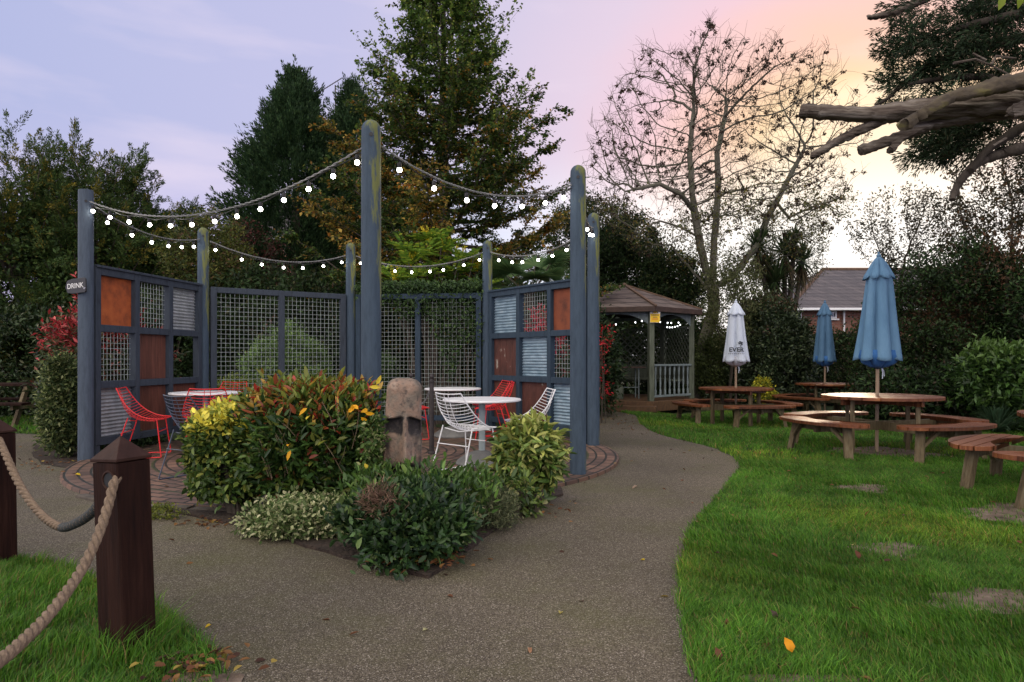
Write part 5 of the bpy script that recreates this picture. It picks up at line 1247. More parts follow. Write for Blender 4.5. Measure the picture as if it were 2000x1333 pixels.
def bare_tree():
    rng = np.random.default_rng(5); Y = 19.0; px = lambda a, b, y=Y: np.array(at(a, b, y))
    path = [px(1362, 790), px(1368, 720), px(1378, 660), px(1396, 600), px(1392, 560)]
    nodes = [path[0]]; parents = [0]
    def ext(frm, pts):
        last = frm
        for p in pts:
            a = nodes[last]; L = np.linalg.norm(p - a); k = max(1, int(L / .22))
            for i in range(1, k + 1): nodes.append(a + (p - a) * i / k + rng.normal(size=3) * .012); parents.append(len(nodes) - 2 if i > 1 else last)
            last = len(nodes) - 1
        return last
    fork = ext(0, path[1:])
    l1 = ext(fork, [px(1375, 510, 18.9), px(1362, 450, 18.8), px(1352, 380, 18.8), px(1348, 300, 18.9), px(1355, 220, 19)])
    l2 = ext(fork, [px(1392, 500, 19.1), px(1396, 440, 19.2), px(1402, 380, 19.2), px(1400, 300, 19.2), px(1420, 210, 19.2)])
    l3 = ext(fork, [px(1430, 545, 19.6), px(1480, 480, 19.9), px(1500, 425, 20), px(1540, 350, 20), px(1570, 290, 20)])
    def mid(frac, a, b): return int(a + (b - a) * frac)
    ext(mid(.45, fork, l1), [px(1330, 380, 18.3), px(1290, 360, 18.0), px(1220, 375, 17.8)])
    ext(mid(.30, fork, l1), [px(1320, 440, 18.4), px(1290, 432, 18.2), px(1250, 450, 18)])
    ext(mid(.7, l2, l3), [px(1540, 425, 20), px(1600, 400, 20.2), px(1660, 385, 20.2)])
    ext(fork - 1, [px(1345, 520, 19.4), px(1310, 480, 19.6), px(1275, 478, 19.6)])
    n_att = 6500; A = []
    while len(A) < n_att:
        d = rng.uniform(-1, 1, 3)
        if (d ** 2).sum() > 1 or (d ** 2).sum() < .12: continue
        p = np.array(at(1412, 310, Y)) + d * np.array([3.95, 2.9, 3.35])
        if d[2] < -.55 and rng.random() < .6: continue
        if p[0] > np.array(at(1600, 0, Y))[0] and d[2] > .15 and rng.random() < .75: continue
        if math.sin(p[0] * 2.3 + 1.7) + math.sin(p[1] * 2.1 + p[2]) + math.sin(p[2] * 2.6 + .8 * p[0]) < -.55: continue
        A.append(p + np.array([0, 0, .5 * max(0, math.sin(p[0] * 4.0))]) * (d[2] > .3))
    nd, pr = colonize(A, nodes, parents, .13, 1.3, .17, 110, (0, 0, .03), rng)
    mb, tips, rad, kids = branch_tubes(nd, pr, .0052, 2.15)
    t = thing('bare_tree', tuple(Vector(path[0])), 'nearly leafless pale-barked tree with dark curled seed clusters, behind the gazebo', 'tree')
    mb.build('trunk_and_branches', M['bark_pale'], t, smooth=True)
    tips = np.array(tips); print('bare nodes', len(nd), 'tips', len(tips))
    # fine twiglets
    tw = MB()
    sel = np.where(rad < .012)[0]; sel = rng.choice(sel, min(5200, len(sel)), replace=False)
    for i in sel:
        d = unit((nd[i] - nd[pr[i]])[None])[0] * .6 + rng.normal(size=3) * .5 + [0, 0, .35]; d /= np.linalg.norm(d); L = rng.uniform(.15, .42); e = nd[i] + d * L; tw.tube([nd[i], nd[i] + d * L * .5 + [0, 0, .015], e], [.0040, .0032, .002], 3, cap=False)
    tw.build('twigs', M['bark'], t)
    P, D = [], []
    for i in rng.choice(sel, min(720, len(sel)), replace=False):
        c = nd[i] + rng.normal(size=3) * .05; k = rng.integers(7, 18); P.append(c + rng.normal(size=(k, 3)) * .026 - [0, 0, .03]); D.append(unit(rng.normal(size=(k, 3)) + [0, 0, -.7]))
    P, D = np.concatenate(P), np.concatenate(D); n = len(P)
    leaves('seed_clusters', P, D, rdir(n, rng), .065, .045, pick([((.05, .032, .022), 3), ((.085, .05, .03), 2), ((.03, .02, .016), 2)], n, rng), M['leaf'], t, fold=.6, droop=.3)
    k = sel[nd[sel][:, 2] < 5.6]; Q = np.repeat(nd[k], 5, 0) + rng.normal(size=(len(k) * 5, 3)) * .12; n = len(Q)
    leaves('remaining_leaves', Q, rdir(n, rng), rdir(n, rng), .07, .045, pick([((.10, .11, .03), 3), ((.16, .12, .03), 1.4), ((.06, .075, .025), 2)], n, rng), M['leaf'], t)
bare_tree()

def leafy_thin_tree(name, c, r, root, natt, nleaf, pal, label, cat, seed, L=.07, W=.035, cl=5, spread=.07, rt=.005, bias=(0, 0, .12), step=.14, mat='leaf', twig_mat='bark_dark', group=None):
    rng = np.random.default_rng(seed); root = np.array(root, float); A = []
    while len(A) < natt:
        d = rng.uniform(-1, 1, 3)
        if (d ** 2).sum() < 1: A.append(np.array(c) + d * np.array(r))
    nodes = [root]; parents = [0]; tgt = np.array([root[0] * .4 + c[0] * .6, root[1] * .4 + c[1] * .6, c[2] - r[2] * .8]); k = max(2, int(np.linalg.norm(tgt - root) / step))
    for i in range(1, k + 1): nodes.append(root + (tgt - root) * i / k + rng.normal(size=3) * .01); parents.append(i - 1)
    nd, pr = colonize(A, nodes, parents, step, 2.5, step * 1.7, 90, bias, rng); mb, tips, rad, kids = branch_tubes(nd, pr, rt, 2.2)
    t = thing(name, tuple(root), label, cat, group); mb.build('trunk_and_branches', M[twig_mat], t, smooth=True)
    sel = np.where(rad < rt * 3.2)[0]; i = rng.choice(sel, nleaf // cl); P = np.repeat(nd[i], cl, 0) + rng.normal(size=(len(i) * cl, 3)) * spread; n = len(P)
    leaves('crown', P, unit(rdir(n, rng) + [0, 0, .1]), rdir(n, rng), L * (.7 + .6 * rng.random(n)), W, pick(pal, n, rng), M[mat], t); return t
DARKG = [((.022, .043, .015), 3), ((.036, .066, .020), 2), ((.050, .052, .020), .7), ((.012, .022, .010), 1.5)]
# dark evergreens behind the gazebo
leafy_thin_tree('evergreen_tree', at(1225, 520, 21.5), (1.35, 1.2, 1.75), (3.6, 21.5, -.1), 900, 26000, DARKG, 'dark evergreen tree rising directly behind the gazebo roof', 'tree', 31, .10, .05, 9, .13, .009, step=.2)
leafy_thin_tree('evergreen_tree', at(1310, 560, 20.5), (1.1, 1.0, 1.15), (4.7, 20.5, -.1), 500, 13000, DARKG + [((.07, .085, .025), 1)], 'smaller loose evergreen between the gazebo roof and the bare tree', 'tree', 32, .10, .05, 8, .12, .009, step=.2)
leafy_thin_tree('evergreen_tree', at(1150, 470, 22.5), (1.5, 1.2, 1.6), (2.6, 22.5, -.1), 600, 15000, DARKG + [((.14, .09, .03), 1)], 'brown-tinged evergreen behind the right pair of posts', 'tree', 33, .10, .05, 9, .13, .009, step=.2)
leafy_thin_tree('young_tree', at(405, 520, 15.0), (1.0, .9, 1.25), (-6.5, 15.0, 0), 450, 15000, [((.07, .09, .02), 3), ((.12, .12, .025), 1.5), ((.04, .055, .018), 2), ((.10, .06, .03), .8)], 'yellow-green small-leaved tree behind the left mossy post', 'tree', 34, .075, .04, 8, .10, .006, step=.17)
leafy_thin_tree('purple_leaved_tree', at(485, 540, 18.5), (1.1, .9, 1.5), (-7.0, 18.5, 0), 350, 8000, [((.06, .025, .02), 2), ((.025, .035, .015), 2), ((.10, .03, .025), 1)], 'dull purple-brown tree below the tall pointed conifer', 'tree', 35, .09, .045, 8, .12, .007, step=.2)
# thin leafy trees against the bright sky at right
TWP = [((.035, .030, .014), 3), ((.05, .045, .018), 2), ((.02, .022, .012), 2)]
leafy_thin_tree('thin_tree', at(1790, 450, 17.0), (1.7, 1.2, 1.2), (9.2, 17.0, 0), 620, 4200, TWP, 'thin see-through tree rising above the middle of the right hedge', 'tree', 41, .085, .035, 3, .09, .005, (0, 0, .2))
leafy_thin_tree('thin_tree', at(1955, 415, 15.0), (1.5, 1.1, 1.7), (11.4, 15.0, 0), 700, 5600, TWP + [((.10, .05, .02), 1)], 'denser thin tree at the right edge below the dead conifer limbs', 'tree', 42, .09, .04, 3, .09, .005, (0, 0, .15))
leafy_thin_tree('thin_tree', at(1530, 500, 22.0), (1.6, 1.2, 1.4), (8.2, 22.0, 0), 420, 2300, [((.07, .075, .03), 3), ((.12, .11, .04), 1), ((.04, .05, .02), 2)], 'loose olive-leaved tree behind the sword-leaved palms', 'tree', 43, .08, .04, 4, .10, .006, (0, 0, .1))
leafy_thin_tree('olive_tree', at(1435, 590, 17.5), (1.0, .9, 1.3), (5.6, 17.5, 0), 380, 7000, [((.10, .11, .045), 3), ((.06, .075, .03), 2)], 'grey-green leafy tree just right of the bare tree trunk', 'tree', 44, .08, .035, 5, .1, .006, (0, 0, .1))

# cordyline and fan palms
def blades(name, c, n, L, W, pal, m, parent, rng, lo=-.7, hi=1.0, bend=.35, seg=4, skew=None):
    a = rng.uniform(0, 6.283, n); e = rng.uniform(lo, hi, n); D = np.stack([np.cos(a) * np.cos(e * 1.4), np.sin(a) * np.cos(e * 1.4), np.sin(e * 1.4)], 1); 
    S = unit(np.cross(D, [0, 0, 1.0]) + 1e-6); LL = L * (.75 + .4 * rng.random(n)); V = []
    for k in range(seg + 1):
        s = k / seg; p = np.array(c) + D * (LL * s)[:, None] - np.array([0, 0, 1.0]) * (bend * LL * s ** 2.2)[:, None]; w = W * (math.sin(math.pi * min(1, .18 + .82 * s)) ** .6 if s < 1 else .02) / 2
        V += [p - S * w, p + S * w]
    V = np.stack(V, 1).reshape(-1, 3); K = 2 * (seg + 1); b = np.arange(n)[:, None] * K
    Fc = np.concatenate([b + [[2 * k, 2 * k + 1, 2 * k + 3, 2 * k + 2]] for k in range(seg)], 0)
    return np_mesh(name, V, Fc, 4, np.repeat(pick(pal, n, rng), K, 0), m, parent)
def cordyline():
    rng = np.random.default_rng(9); Y = 20.5; base = at(1530, 790, Y); t = thing('cordyline', (base.x, Y, 0), 'multi-headed sword-leaved palm between the bare tree and the house', 'palm')
    tb = MB(); b = Vector((base.x, Y, 0))
    heads = [(1480, 488, .95), (1533, 498, 1.05), (1567, 512, .95), (1514, 552, .9), (1552, 470, .6), (1500, 520, .6)]
    for i, (a, y, L) in enumerate(heads):
        h = at(a, y, Y + (i % 3 - 1) * .4); tb.tube([b, b.lerp(h, .5) + Vector((0, 0, .3)), h], [.12, .08, .06], 7)
        o = blades('leaf_head', h, 150, L, .045, [((.055, .095, .035), 3), ((.09, .13, .05), 1.5), ((.03, .05, .022), 2)], M['leaf'], t, rng, -.35, 1.05, .25)
        o = blades('dead_skirt', h - Vector((0, 0, .1)), 70, L * .9, .04, [((.12, .09, .05), 2), ((.06, .05, .03), 2)], M['leaf'], t, rng, -1.05, -.5, .1)
    tb.build('trunk', M['bark'], t, smooth=True)
cordyline()
def fan_palm():
    rng = np.random.default_rng(12); Y = 12.9; c0 = at(1035, 560, Y); t = thing('fan_palm', (c0.x, Y, 0), 'fan palm with drooping split fronds above the right mesh screen', 'palm')
    MB().tube([(c0.x, Y, 0), (c0.x, Y, c0.z - .2)], [.11, .09], 9).build('trunk', M['bark_dark'], t, smooth=True)
    tb = MB()
    for k in range(13):
        a = 6.283 * k / 13 + rng.normal() * .15; el = rng.uniform(.05, 1.0); d = np.array([math.cos(a) * math.cos(el), math.sin(a) * math.cos(el), math.sin(el)]); h = np.array(c0) + [0, 0, -.15] + d * rng.uniform(.55, .8)
        tb.tube([np.array(c0) - [0, 0, .2], h], [.012, .008], 4)
        n = 34; f = np.linspace(-1.9, 1.9, n); s = unit(np.cross(d, [0, 0, 1.0])[None])[0]; D = unit(np.outer(np.cos(f), d) + np.outer(np.sin(f), s)); L = .62 * (.8 + .25 * np.cos(f)); S = unit(np.cross(D, np.cross(s, d))); V = []
        for q in (0, .35, .7, 1): p = h + D * (L * q)[:, None] - np.array([0, 0, 1]) * (.30 * L * q ** 2.4)[:, None]; w = .034 * (.35 + .65 * math.sin(math.pi * min(1, .2 + q * .8))) / 2 if q < 1 else .002; V += [p - S * w, p + S * w]
        V = np.stack(V, 1).reshape(-1, 3); b = np.arange(n)[:, None] * 8; Fc = np.concatenate([b + [[2 * i, 2 * i + 1, 2 * i + 3, 2 * i + 2]] for i in range(3)], 0)
        np_mesh('frond', V, Fc, 4, np.repeat(pick([((.05, .10, .035), 3), ((.09, .14, .05), 1)], n, rng), 8, 0), M['leaf'], t)
    tb.build('leaf_stalks', M['bark'], t)
fan_palm()
def mahonia():
    rng = np.random.default_rng(13); Y = 12.4; t = thing('mahonia', ((842 - 1000) / F * Y, Y, 0), 'tall bright green mahonia with yellow flower spikes above the mesh screen', 'shrub')
    x = t.location.x; tb = MB(); P, D, U, C = [], [], [], []; FP, FD = [], []
    heads = [at(a, b, Y + rng.uniform(-.4, .5)) for a, b in ((835, 470), (868, 492), (900, 508), (800, 520), (770, 548), (930, 530), (850, 520), (815, 545), (880, 545), (910, 560), (780, 570), (845, 560), (940, 565), (760, 530), (862, 470), (822, 500), (890, 530), (795, 490), (835, 535), (925, 505))]
    for h in heads:
        h = np.array(h); tb.tube([(x + (h[0] - x) * .3, Y, 0), (x + (h[0] - x) * .6, Y, h[2] * .55), h], [.022, .017, .012], 5)
        for k in range(13):
            a = 6.283 * k / 13 + rng.normal() * .2; el = rng.uniform(-.05, .75); d = np.array([math.cos(a) * math.cos(el), math.sin(a) * math.cos(el), math.sin(el)]); L = rng.uniform(.30, .5); s = unit(np.cross(d, [0, 0, 1.])[None])[0]
            for i in range(9):
                q = .2 + .8 * i / 8; p = h + d * L * q - np.array([0, 0, .12 * L * q * q])
                for sg in (-1, 1): P.append(p); D.append(s * sg * .9 + d * .45); U.append(np.cross(s, d) + rng.normal(size=3) * .2); C.append((.20, .33, .045) if rng.random() < .6 else ((.36, .42, .05) if rng.random() < .5 else (.08, .16, .03)))
    for h in heads[:6]:
        h = np.array(h)
        for k in range(9):
            a = rng.uniform(0, 6.28); d = unit(np.array([[math.cos(a) * .45, math.sin(a) * .45, 1]]))[0]; n = 26; q = rng.random((n, 1)); FP.append(h + d * q * .27 + rng.normal(size=(n, 3)) * .009); FD.append(unit(rng.normal(size=(n, 3)) + d))
    P, D, U, C = map(np.array, (P, D, U, C)); n = len(P)
    leaves('foliage', P, unit(D), unit(U), .10, .042, C * (1 + (rng.random((n, 1)) - .5) * .5), M['leaf_gloss'], t)
    FP, FD = np.concatenate(FP), np.concatenate(FD); n = len(FP); leaves('flower_spikes', FP, FD, rdir(n, rng), .045, .020, pick([((.75, .58, .04), 3), ((.50, .50, .06), 2)], n, rng), M['leaf'], t)
    tb.build('stems', M['bark'], t)
mahonia()
def climber():
    rng = np.random.default_rng(14); A, B, d = frame_axes('C', 'E'); n = 9500; s = rng.beta(1.25, .9, n) * (B - A).length; 
    dep = rng.random(n) ** 1.8 * np.interp(s, [0, .5, 1.0, 1.6, 2.2, 3], [.25, .45, .45, 1.25, 1.35, 1.1]) * (1 + .3 * np.sin(s * 9)); z = Z1 + .16 - dep
    P = np.array(A) + np.outer(s, np.array(d)) + np.array([0, .12, 0]) + rng.normal(size=(n, 3)) * [.03, .11, .05]; P[:, 2] = z + rng.normal(size=n) * .04
    t = thing('climbing_plant', (float(P[:, 0].mean()), float(A.y) + .1, 0), 'dark green climber spilling over the top of the right mesh screen', 'climber')
    leaves('foliage', P, unit(rng.normal(size=(n, 3)) + [0, -.3, -.5]), unit(rdir(n, rng) * .6 + [0, -.5, .6]), .075, .032, pick([((.035, .07, .022), 3), ((.06, .105, .03), 2), ((.02, .04, .015), 2)], n, rng), M['leaf'], t)
    tb = MB()
    for k in range(9):
        q = rng.uniform(.3, 1) * (B - A).length; b = Vector(A) + d * q + Vector((0, .1, .02)); tb.tube([b, b + Vector((rng.uniform(-.1, .1), .02, 1.0)), b + Vector((rng.uniform(-.2, .2), 0, 2.2))], [.014, .01, .006], 5)
    tb.build('stems', M['bark'], t)
climber()

# ------------------------------------------------------------------ shrubs behind the screens
bush('laurel_hedge', 'dark evergreen hedge seen through the left mesh screen', 'hedge', (-4.7, 14.6, 1.2), (2.2, .9, 1.7), DARKG, 620, 60, .12, .10, .045, power=3, stems=6, shell=.6)
bush('laurel_hedge', 'dark evergreen hedge behind the climber-covered mesh screen', 'hedge', (-1.0, 14.9, 1.2), (2.0, .9, 1.8), DARKG, 620, 60, .12, .10, .045, power=3, stems=6, shell=.6)
bush('laurel_hedge', 'dark hedge behind the right nine-square screen', 'hedge', (1.2, 14.3, 1.05), (1.0, .8, 1.5), DARKG, 330, 60, .12, .10, .045, power=3, stems=5, shell=.6)
bush('laurel_hedge', 'dark hedge behind the picnic table at the far left', 'hedge', (-10.4, 14.6, .9), (3.0, 1.2, 1.25), DARKG + [((.06, .08, .03), 1)], 800, 55, .12, .10, .045, power=3.2, stems=6, shell=.6, mat='leaf_gloss')
bush('laurel_hedge', 'dark hedge between the left hedge and the left mesh screen', 'hedge', (-7.2, 14.2, 1.05), (1.3, 1.0, 1.45), DARKG, 450, 55, .12, .10, .045, power=3, stems=6, shell=.6)
bush('dome_shrub', 'rounded bright green shrub seen through the left mesh screen', 'shrub', (-4.15, 12.6, .85), (.78, .6, .88), [((.14, .23, .07), 3), ((.19, .28, .09), 2), ((.07, .12, .04), 2)], 380, 60, .05, .06, .02, stems=5, shell=.75)
bush('dome_shrub', 'lower green shrub seen through the right bay of the left mesh screen', 'shrub', (-2.75, 12.9, .65), (.65, .5, .65), [((.085, .15, .055), 3), ((.13, .20, .07), 2), ((.05, .08, .03), 2)], 260, 55, .05, .06, .02, stems=5, shell=.7)
bush('yellow_shrub', 'low yellow-green shrub at the foot of the left mesh screen', 'shrub', (-4.75, 11.6, .45), (.5, .4, .45), [((.16, .20, .04), 3), ((.08, .12, .03), 2)], 150, 45, .05, .06, .025, stems=4)
RED = [((.34, .035, .04), 3), ((.42, .08, .07), 1.2), ((.20, .03, .03), 1)]
bush('photinia', 'red-topped shrub behind the left nine-square screen', 'shrub', (-5.75, 9.6, 1.05), (.7, .8, 1.05), [((.03, .05, .02), 3), ((.06, .08, .03), 2), ((.20, .06, .04), .8)], 300, 40, .08, .095, .03, stems=6, top=RED + [((.10, .09, .04), 1.5)], ztop=(1.05, 1.75), amp=.2, mat='leaf_gloss')
bush('variegated_shrub', 'pale variegated shrub just left of the leftmost post', 'shrub', (-5.40, 8.25, .60), (.16, .34, .56), [((.06, .09, .03), 3), ((.14, .17, .06), 2), ((.26, .28, .13), 1.0), ((.03, .05, .02), 2)], 330, 45, .05, .055, .024, stems=6, base=(-5.5, 8.4))
bush('photinia', 'red-flowering shrub behind the right nine-square screen beside the path', 'shrub', (.52, 11.7, 1.05), (.36, .4, 1.0), [((.03, .055, .02), 3), ((.05, .08, .025), 2), ((.34, .03, .05), .8)], 260, 38, .08, .09, .03, stems=6, top=[((.50, .04, .07), 3), ((.60, .14, .14), 1), ((.05, .08, .03), 1.4)], ztop=(1.1, 1.6), amp=.2)
bush('red_acer', 'thin red-leaved shrub at the left side of the gazebo opening', 'shrub', (1.68, 12.6, 1.15), (.12, .2, .95), [((.45, .02, .03), 2), ((.12, .05, .02), 1), ((.25, .04, .03), 1)], 30, 8, .05, .07, .03, stems=4, shell=.2, trunkr=.008)
# right side
bush('viburnum', 'large rounded dark shrub between the white and the small blue umbrella', 'shrub', (6.75, 17.8, 1.10), (1.05, .9, 1.55), [((.030, .050, .022), 3), ((.055, .080, .035), 2), ((.09, .11, .05), .8), ((.018, .03, .014), 2)], 620, 60, .09, .085, .045, power=2.6, stems=6, shell=.7, mat='leaf_gloss', top=[((.055, .08, .035), 2), ((.12, .07, .04), .8)], ztop=(2.2, 2.7))
bush('olive_shrub', 'light green loose shrub left of the white umbrella', 'shrub', (5.55, 18.6, .9), (.6, .6, 1.0), [((.09, .12, .035), 3), ((.05, .07, .025), 3)], 260, 40, .10, .08, .035, stems=6, shell=.4)
bush('golden_shrub', 'small bright yellow shrub behind the white umbrella table', 'shrub', (6.05, 16.4, .38), (.22, .22, .36), [((.40, .36, .03), 3), ((.16, .20, .03), 2)], 70, 30, .05, .06, .03, stems=3)
HED = [((.022, .046, .014), 4), ((.038, .072, .019), 2), ((.045, .032, .020), .9), ((.012, .020, .009), 3)]
bush('tall_hedge', 'tall dark hedge mass right behind the large blue umbrella', 'hedge', (9.35, 14.6, 1.45), (1.75, 1.1, 1.95), HED, 800, 60, .13, .09, .04, power=2.8, stems=7, shell=.65, group=None, amp=.10)
bush('tall_hedge', 'tall dark hedge running out of the right edge of the photo', 'hedge', (11.4, 13.2, 1.45), (1.9, 1.3, 1.95), HED, 800, 60, .13, .09, .04, power=2.8, stems=7, shell=.65, amp=.12)
bush('tall_hedge', 'rusty brown-leaved hedge section at the top of the right hedge', 'hedge', (10.15, 14.4, 2.35), (1.2, .9, 1.25), [((.11, .055, .03), 3), ((.05, .04, .02), 3), ((.16, .09, .05), 1)], 300, 45, .15, .085, .035, power=2.2, stems=4, shell=.5, amp=.25)
bush('tall_hedge', 'dark hedge filling the gap under the small blue umbrella', 'hedge', (9.15, 19.2, .75), (1.3, .8, 1.15), HED + [((.10, .08, .04), 1)], 380, 50, .12, .09, .04, power=2.6, stems=5, shell=.6)
bush('laurel', 'bright green laurel at the foot of the right hedge', 'shrub', (8.15, 11.35, .80), (.62, .55, .55), [((.045, .095, .022), 3), ((.075, .14, .03), 2), ((.025, .05, .016), 2)], 260, 26, .09, .13, .05, stems=5, mat='leaf_gloss', top=[((.09, .16, .035), 1)], ztop=(1.0, 1.4))
bush('laurel', 'low dark shrub behind the near right picnic table', 'shrub', (7.6, 12.3, .40), (1.5, .6, .52), HED, 420, 45, .09, .09, .04, power=2.6, stems=5)
bush('laurel', 'dark shrub under the right edge hedge', 'shrub', (10.2, 11.0, .75), (1.6, 1.0, 1.0), HED + [((.035, .07, .02), 2)], 560, 45, .12, .10, .045, power=2.6, stems=5)
t = thing('iris_clump', (7.75, 10.9, 0), 'clump of grey-green sword leaves in front of the laurel', 'plant'); blades('leaf_blades', (7.75, 10.9, .0), 220, .72, .03, [((.045, .085, .045), 3), ((.07, .11, .06), 1)], M['leaf'], t, np.random.default_rng(4), .35, 1.05, .35)
t = thing('iris_clump', (8.6, 10.7, 0), 'second smaller sword-leaved clump at the right hedge foot', 'plant'); blades('leaf_blades', (8.6, 10.7, .0), 130, .55, .028, [((.045, .085, .045), 3), ((.07, .11, .06), 1)], M['leaf'], t, np.random.default_rng(6), .3, 1.05, .4)

bush('laurel_hedge', 'dark hedge closing the view behind the gazebo', 'hedge', (2.9, 20.3, 1.3), (2.6, .8, 1.7), DARKG, 700, 60, .13, .11, .05, power=3, stems=5, shell=.6)
# ------------------------------------------------------------------ old conifer with dead limbs at right
def old_conifer():
    rng = np.random.default_rng(17); t = thing('old_conifer', (6.9, 6.9, 0), 'old conifer reaching in from the right with sawn dead limbs and dark foliage', 'tree')
    MB().tube([(6.9, 6.9, -.1), (6.85, 6.9, 2.5), (6.75, 6.8, 5.5), (6.7, 6.7, 9)], [.42, .33, .27, .12], 14).build('trunk', M['bark'], t, smooth=True)
    limbs = [([(1561, 217, 15), (1620, 220, 16), (1700, 224, 17), (1780, 216, 24), (1880, 206, 25), (2000, 197, 27), (2200, 180, 34), (2330, 165, 40)], 6.3, 'dead_wood'),
             ([(1764, 245, 13), (1785, 233, 13), (1815, 214, 12.5), (1850, 194, 13), (1900, 181, 15), (1960, 166, 18), (2060, 152, 22), (2300, 130, 28)], 5.95, 'dead_wood_moss'),
             ([(1584, 306, 8), (1610, 292, 9), (1640, 274, 10), (1680, 254, 11), (1730, 230, 12)], 6.32, 'dead_wood'),
             ([(1680, 295, 12), (1720, 282, 11), (1770, 262, 12), (1840, 238, 14), (1960, 222, 16), (2200, 200, 18)], 6.45, 'dead_wood'),
             ([(1738, 296, 8), (1760, 272, 8), (1785, 258, 9)], 6.4, 'dead_wood'),
             ([(1859, 391, 6.5), (1868, 368, 8), (1885, 342, 9), (1912, 318, 10), (1955, 302, 12), (2010, 288, 14), (2200, 262, 18)], 7.0, 'bark'),
             ([(1895, 335, 8), (1925, 297, 9), (1970, 265, 11), (2030, 236, 12), (2200, 190, 18)], 6.95, 'bark_dark'),
             ([(1694, 35, 5), (1720, 31, 7), (1752, 22, 8), (1790, 4, 10), (1850, -22, 12), (2000, -70, 18), (2250, -120, 26)], 6.6, 'dead_wood'),
             ([(1710, 206, 2.5), (1735, 192, 4), (1755, 172, 5), (1800, 140, 7), (1900, 95, 10), (2100, 60, 16), (2250, 50, 20)], 7.3, 'bark_dark'),
             ([(1775, 165, 4), (1830, 155, 6), (1900, 150, 8), (2000, 160, 10), (2200, 175, 14)], 7.1, 'bark_dark'),
             ([(1855, 60, 5), (1930, 40, 8), (2050, 20, 12), (2250, 0, 18)], 6.9, 'bark_dark'),
             ([(1975, 222, 15), (1990, 215, 17), (2020, 205, 18)], 6.1, 'dead_wood')]
    for pts, Y, m in limbs:
        P = [at(a, b, Y + (.35 if a > 2150 else 0) + .02 * math.sin(a)) for a, b, r in pts]; rr = [r / F * Y * .84 for a, b, r in pts]
        # smooth and roughen
        Q, Rr = [], []
        for i in range(len(P) - 1):
            p0, p1, p2, p3 = P[max(i - 1, 0)], P[i], P[i + 1], P[min(i + 2, len(P) - 1)]
            for k in range(8):
                u = k / 8; q = .5 * ((2 * p1) + (-p0 + p2) * u + (2 * p0 - 5 * p1 + 4 * p2 - p3) * u * u + (-p0 + 3 * p1 - 3 * p2 + p3) * u ** 3); Q.append(q + Vector(rng.normal(size=3) * .003)); Rr.append((rr[i] * (1 - u) + rr[i + 1] * u) * (1 + .07 * rng.normal()))
        Q.append(P[-1]); Rr.append(rr[-1])
        mb = MB(); mb.tube(Q, Rr, 20)
        if m.startswith('dead'):   # fluted, weathered cross-section
            b = 0
            for i in range(len(Q)):
                for j in range(20):
                    v = Vector(mb.v[b]); th = 2 * math.pi * j / 20; f = 1 + .10 * math.sin(3 * th + i * .06) + .06 * math.sin(7 * th + 1.5 * math.sin(i * .15)) + .018 * rng.normal(); mb.v[b] = tuple(Q[i] + (v - Q[i]) * f); b += 1
        mb.build('limb', M[m], t, smooth=True, sharp=60)
    # bare dead twigs
    tw = MB()
    for pts in ([(1862, 124), (1905, 116), (1935, 128), (1975, 148), (1990, 190)], [(1925, 118), (1900, 105)], [(1935, 128), (1945, 110), (1985, 115)], [(1990, 150), (1985, 175), (1998, 195)], [(1965, 270), (1940, 285)]):
        tw.tube([at(a, b, 6.2) for a, b in pts], [.012 - .002 * i for i in range(len(pts))], 5)
    tw.build('dead_twigs', M['dead_wood'], t)
    # drooping foliage sprays
    B, T = [], []
    regs = [((1800, 120), (62, 75), 7.3, 95), ((1880, 95), (80, 80), 7.3, 150), ((1960, 60), (95, 95), 7.2, 170), ((2060, 60), (100, 110), 7.1, 120), ((1790, 70), (35, 45), 7.4, 22), ((1905, 190), (90, 38), 7.4, 80), ((1880, 262), (72, 48), 7.4, 95), ((1975, 235), (70, 60), 7.4, 90), ((1965, 20), (70, 60), 7.3, 70), ((2070, 330), (60, 60), 7.6, 40), ((1800, 12), (40, 16), 6.7, 20), ((1850, 300), (50, 25), 7.4, 30), ((1775, 175), (25, 30), 7.3, 20)]
    for (cx, cy), (rx, ry), Y, n in regs + [((1850, 285), (70, 50), 7.4, 70), ((1930, 215), (80, 40), 7.4, 60), ((1760, 215), (20, 25), 7.4, 8)]:
        for _ in range(int(n * .78)):
            a = rng.uniform(0, 6.28); q = .88 * math.sqrt(rng.random()); p = np.array(at(cx + rx * q * math.cos(a), cy + ry * q * math.sin(a), Y + rng.normal() * .3)); d = np.array([-.75 + rng.normal() * .4, rng.normal() * .4, .1 + rng.normal() * .45]); d /= np.linalg.norm(d); B.append(p); T.append(p + d * rng.uniform(.16, .36))
    B, T = np.array(B), np.array(T)
    plumes('crown', B, T, 60, .06, [((.014, .028, .012), 3), ((.024, .046, .018), 2), ((.035, .032, .014), .7)], .055, .011, M['needle'], t, rng, .7, .2)
old_conifer()
# overhanging leaves of a tree beside the camera
def overhang():
    rng = np.random.default_rng(3); Y = 2.6; t = thing('overhanging_branch', tuple(at(1985, -40, Y)), 'blurred bright green leaves hanging in at the top right corner', 'branch')
    MB().tube([at(2080, -60, Y), at(2000, -25, Y), at(1950, -20, Y)], [.01, .006, .003], 6).build('twig', M['bark'], t)
    P = np.array([at(1956, -12, Y), at(1990, -16, Y), at(2010, -10, Y), at(1975, -28, Y)]); D = unit(np.array([[-.1, 0, -1], [.1, .1, -.8], [0, -.1, -1], [-.7, 0, -.5]])); leaves('leaf_blades', P, D, unit(np.array([[.2, -1, 0]] * 4)), .062, .04, np.array([[.20, .26, .03]] * 4), M['leaf'], t, six=True)
overhang()

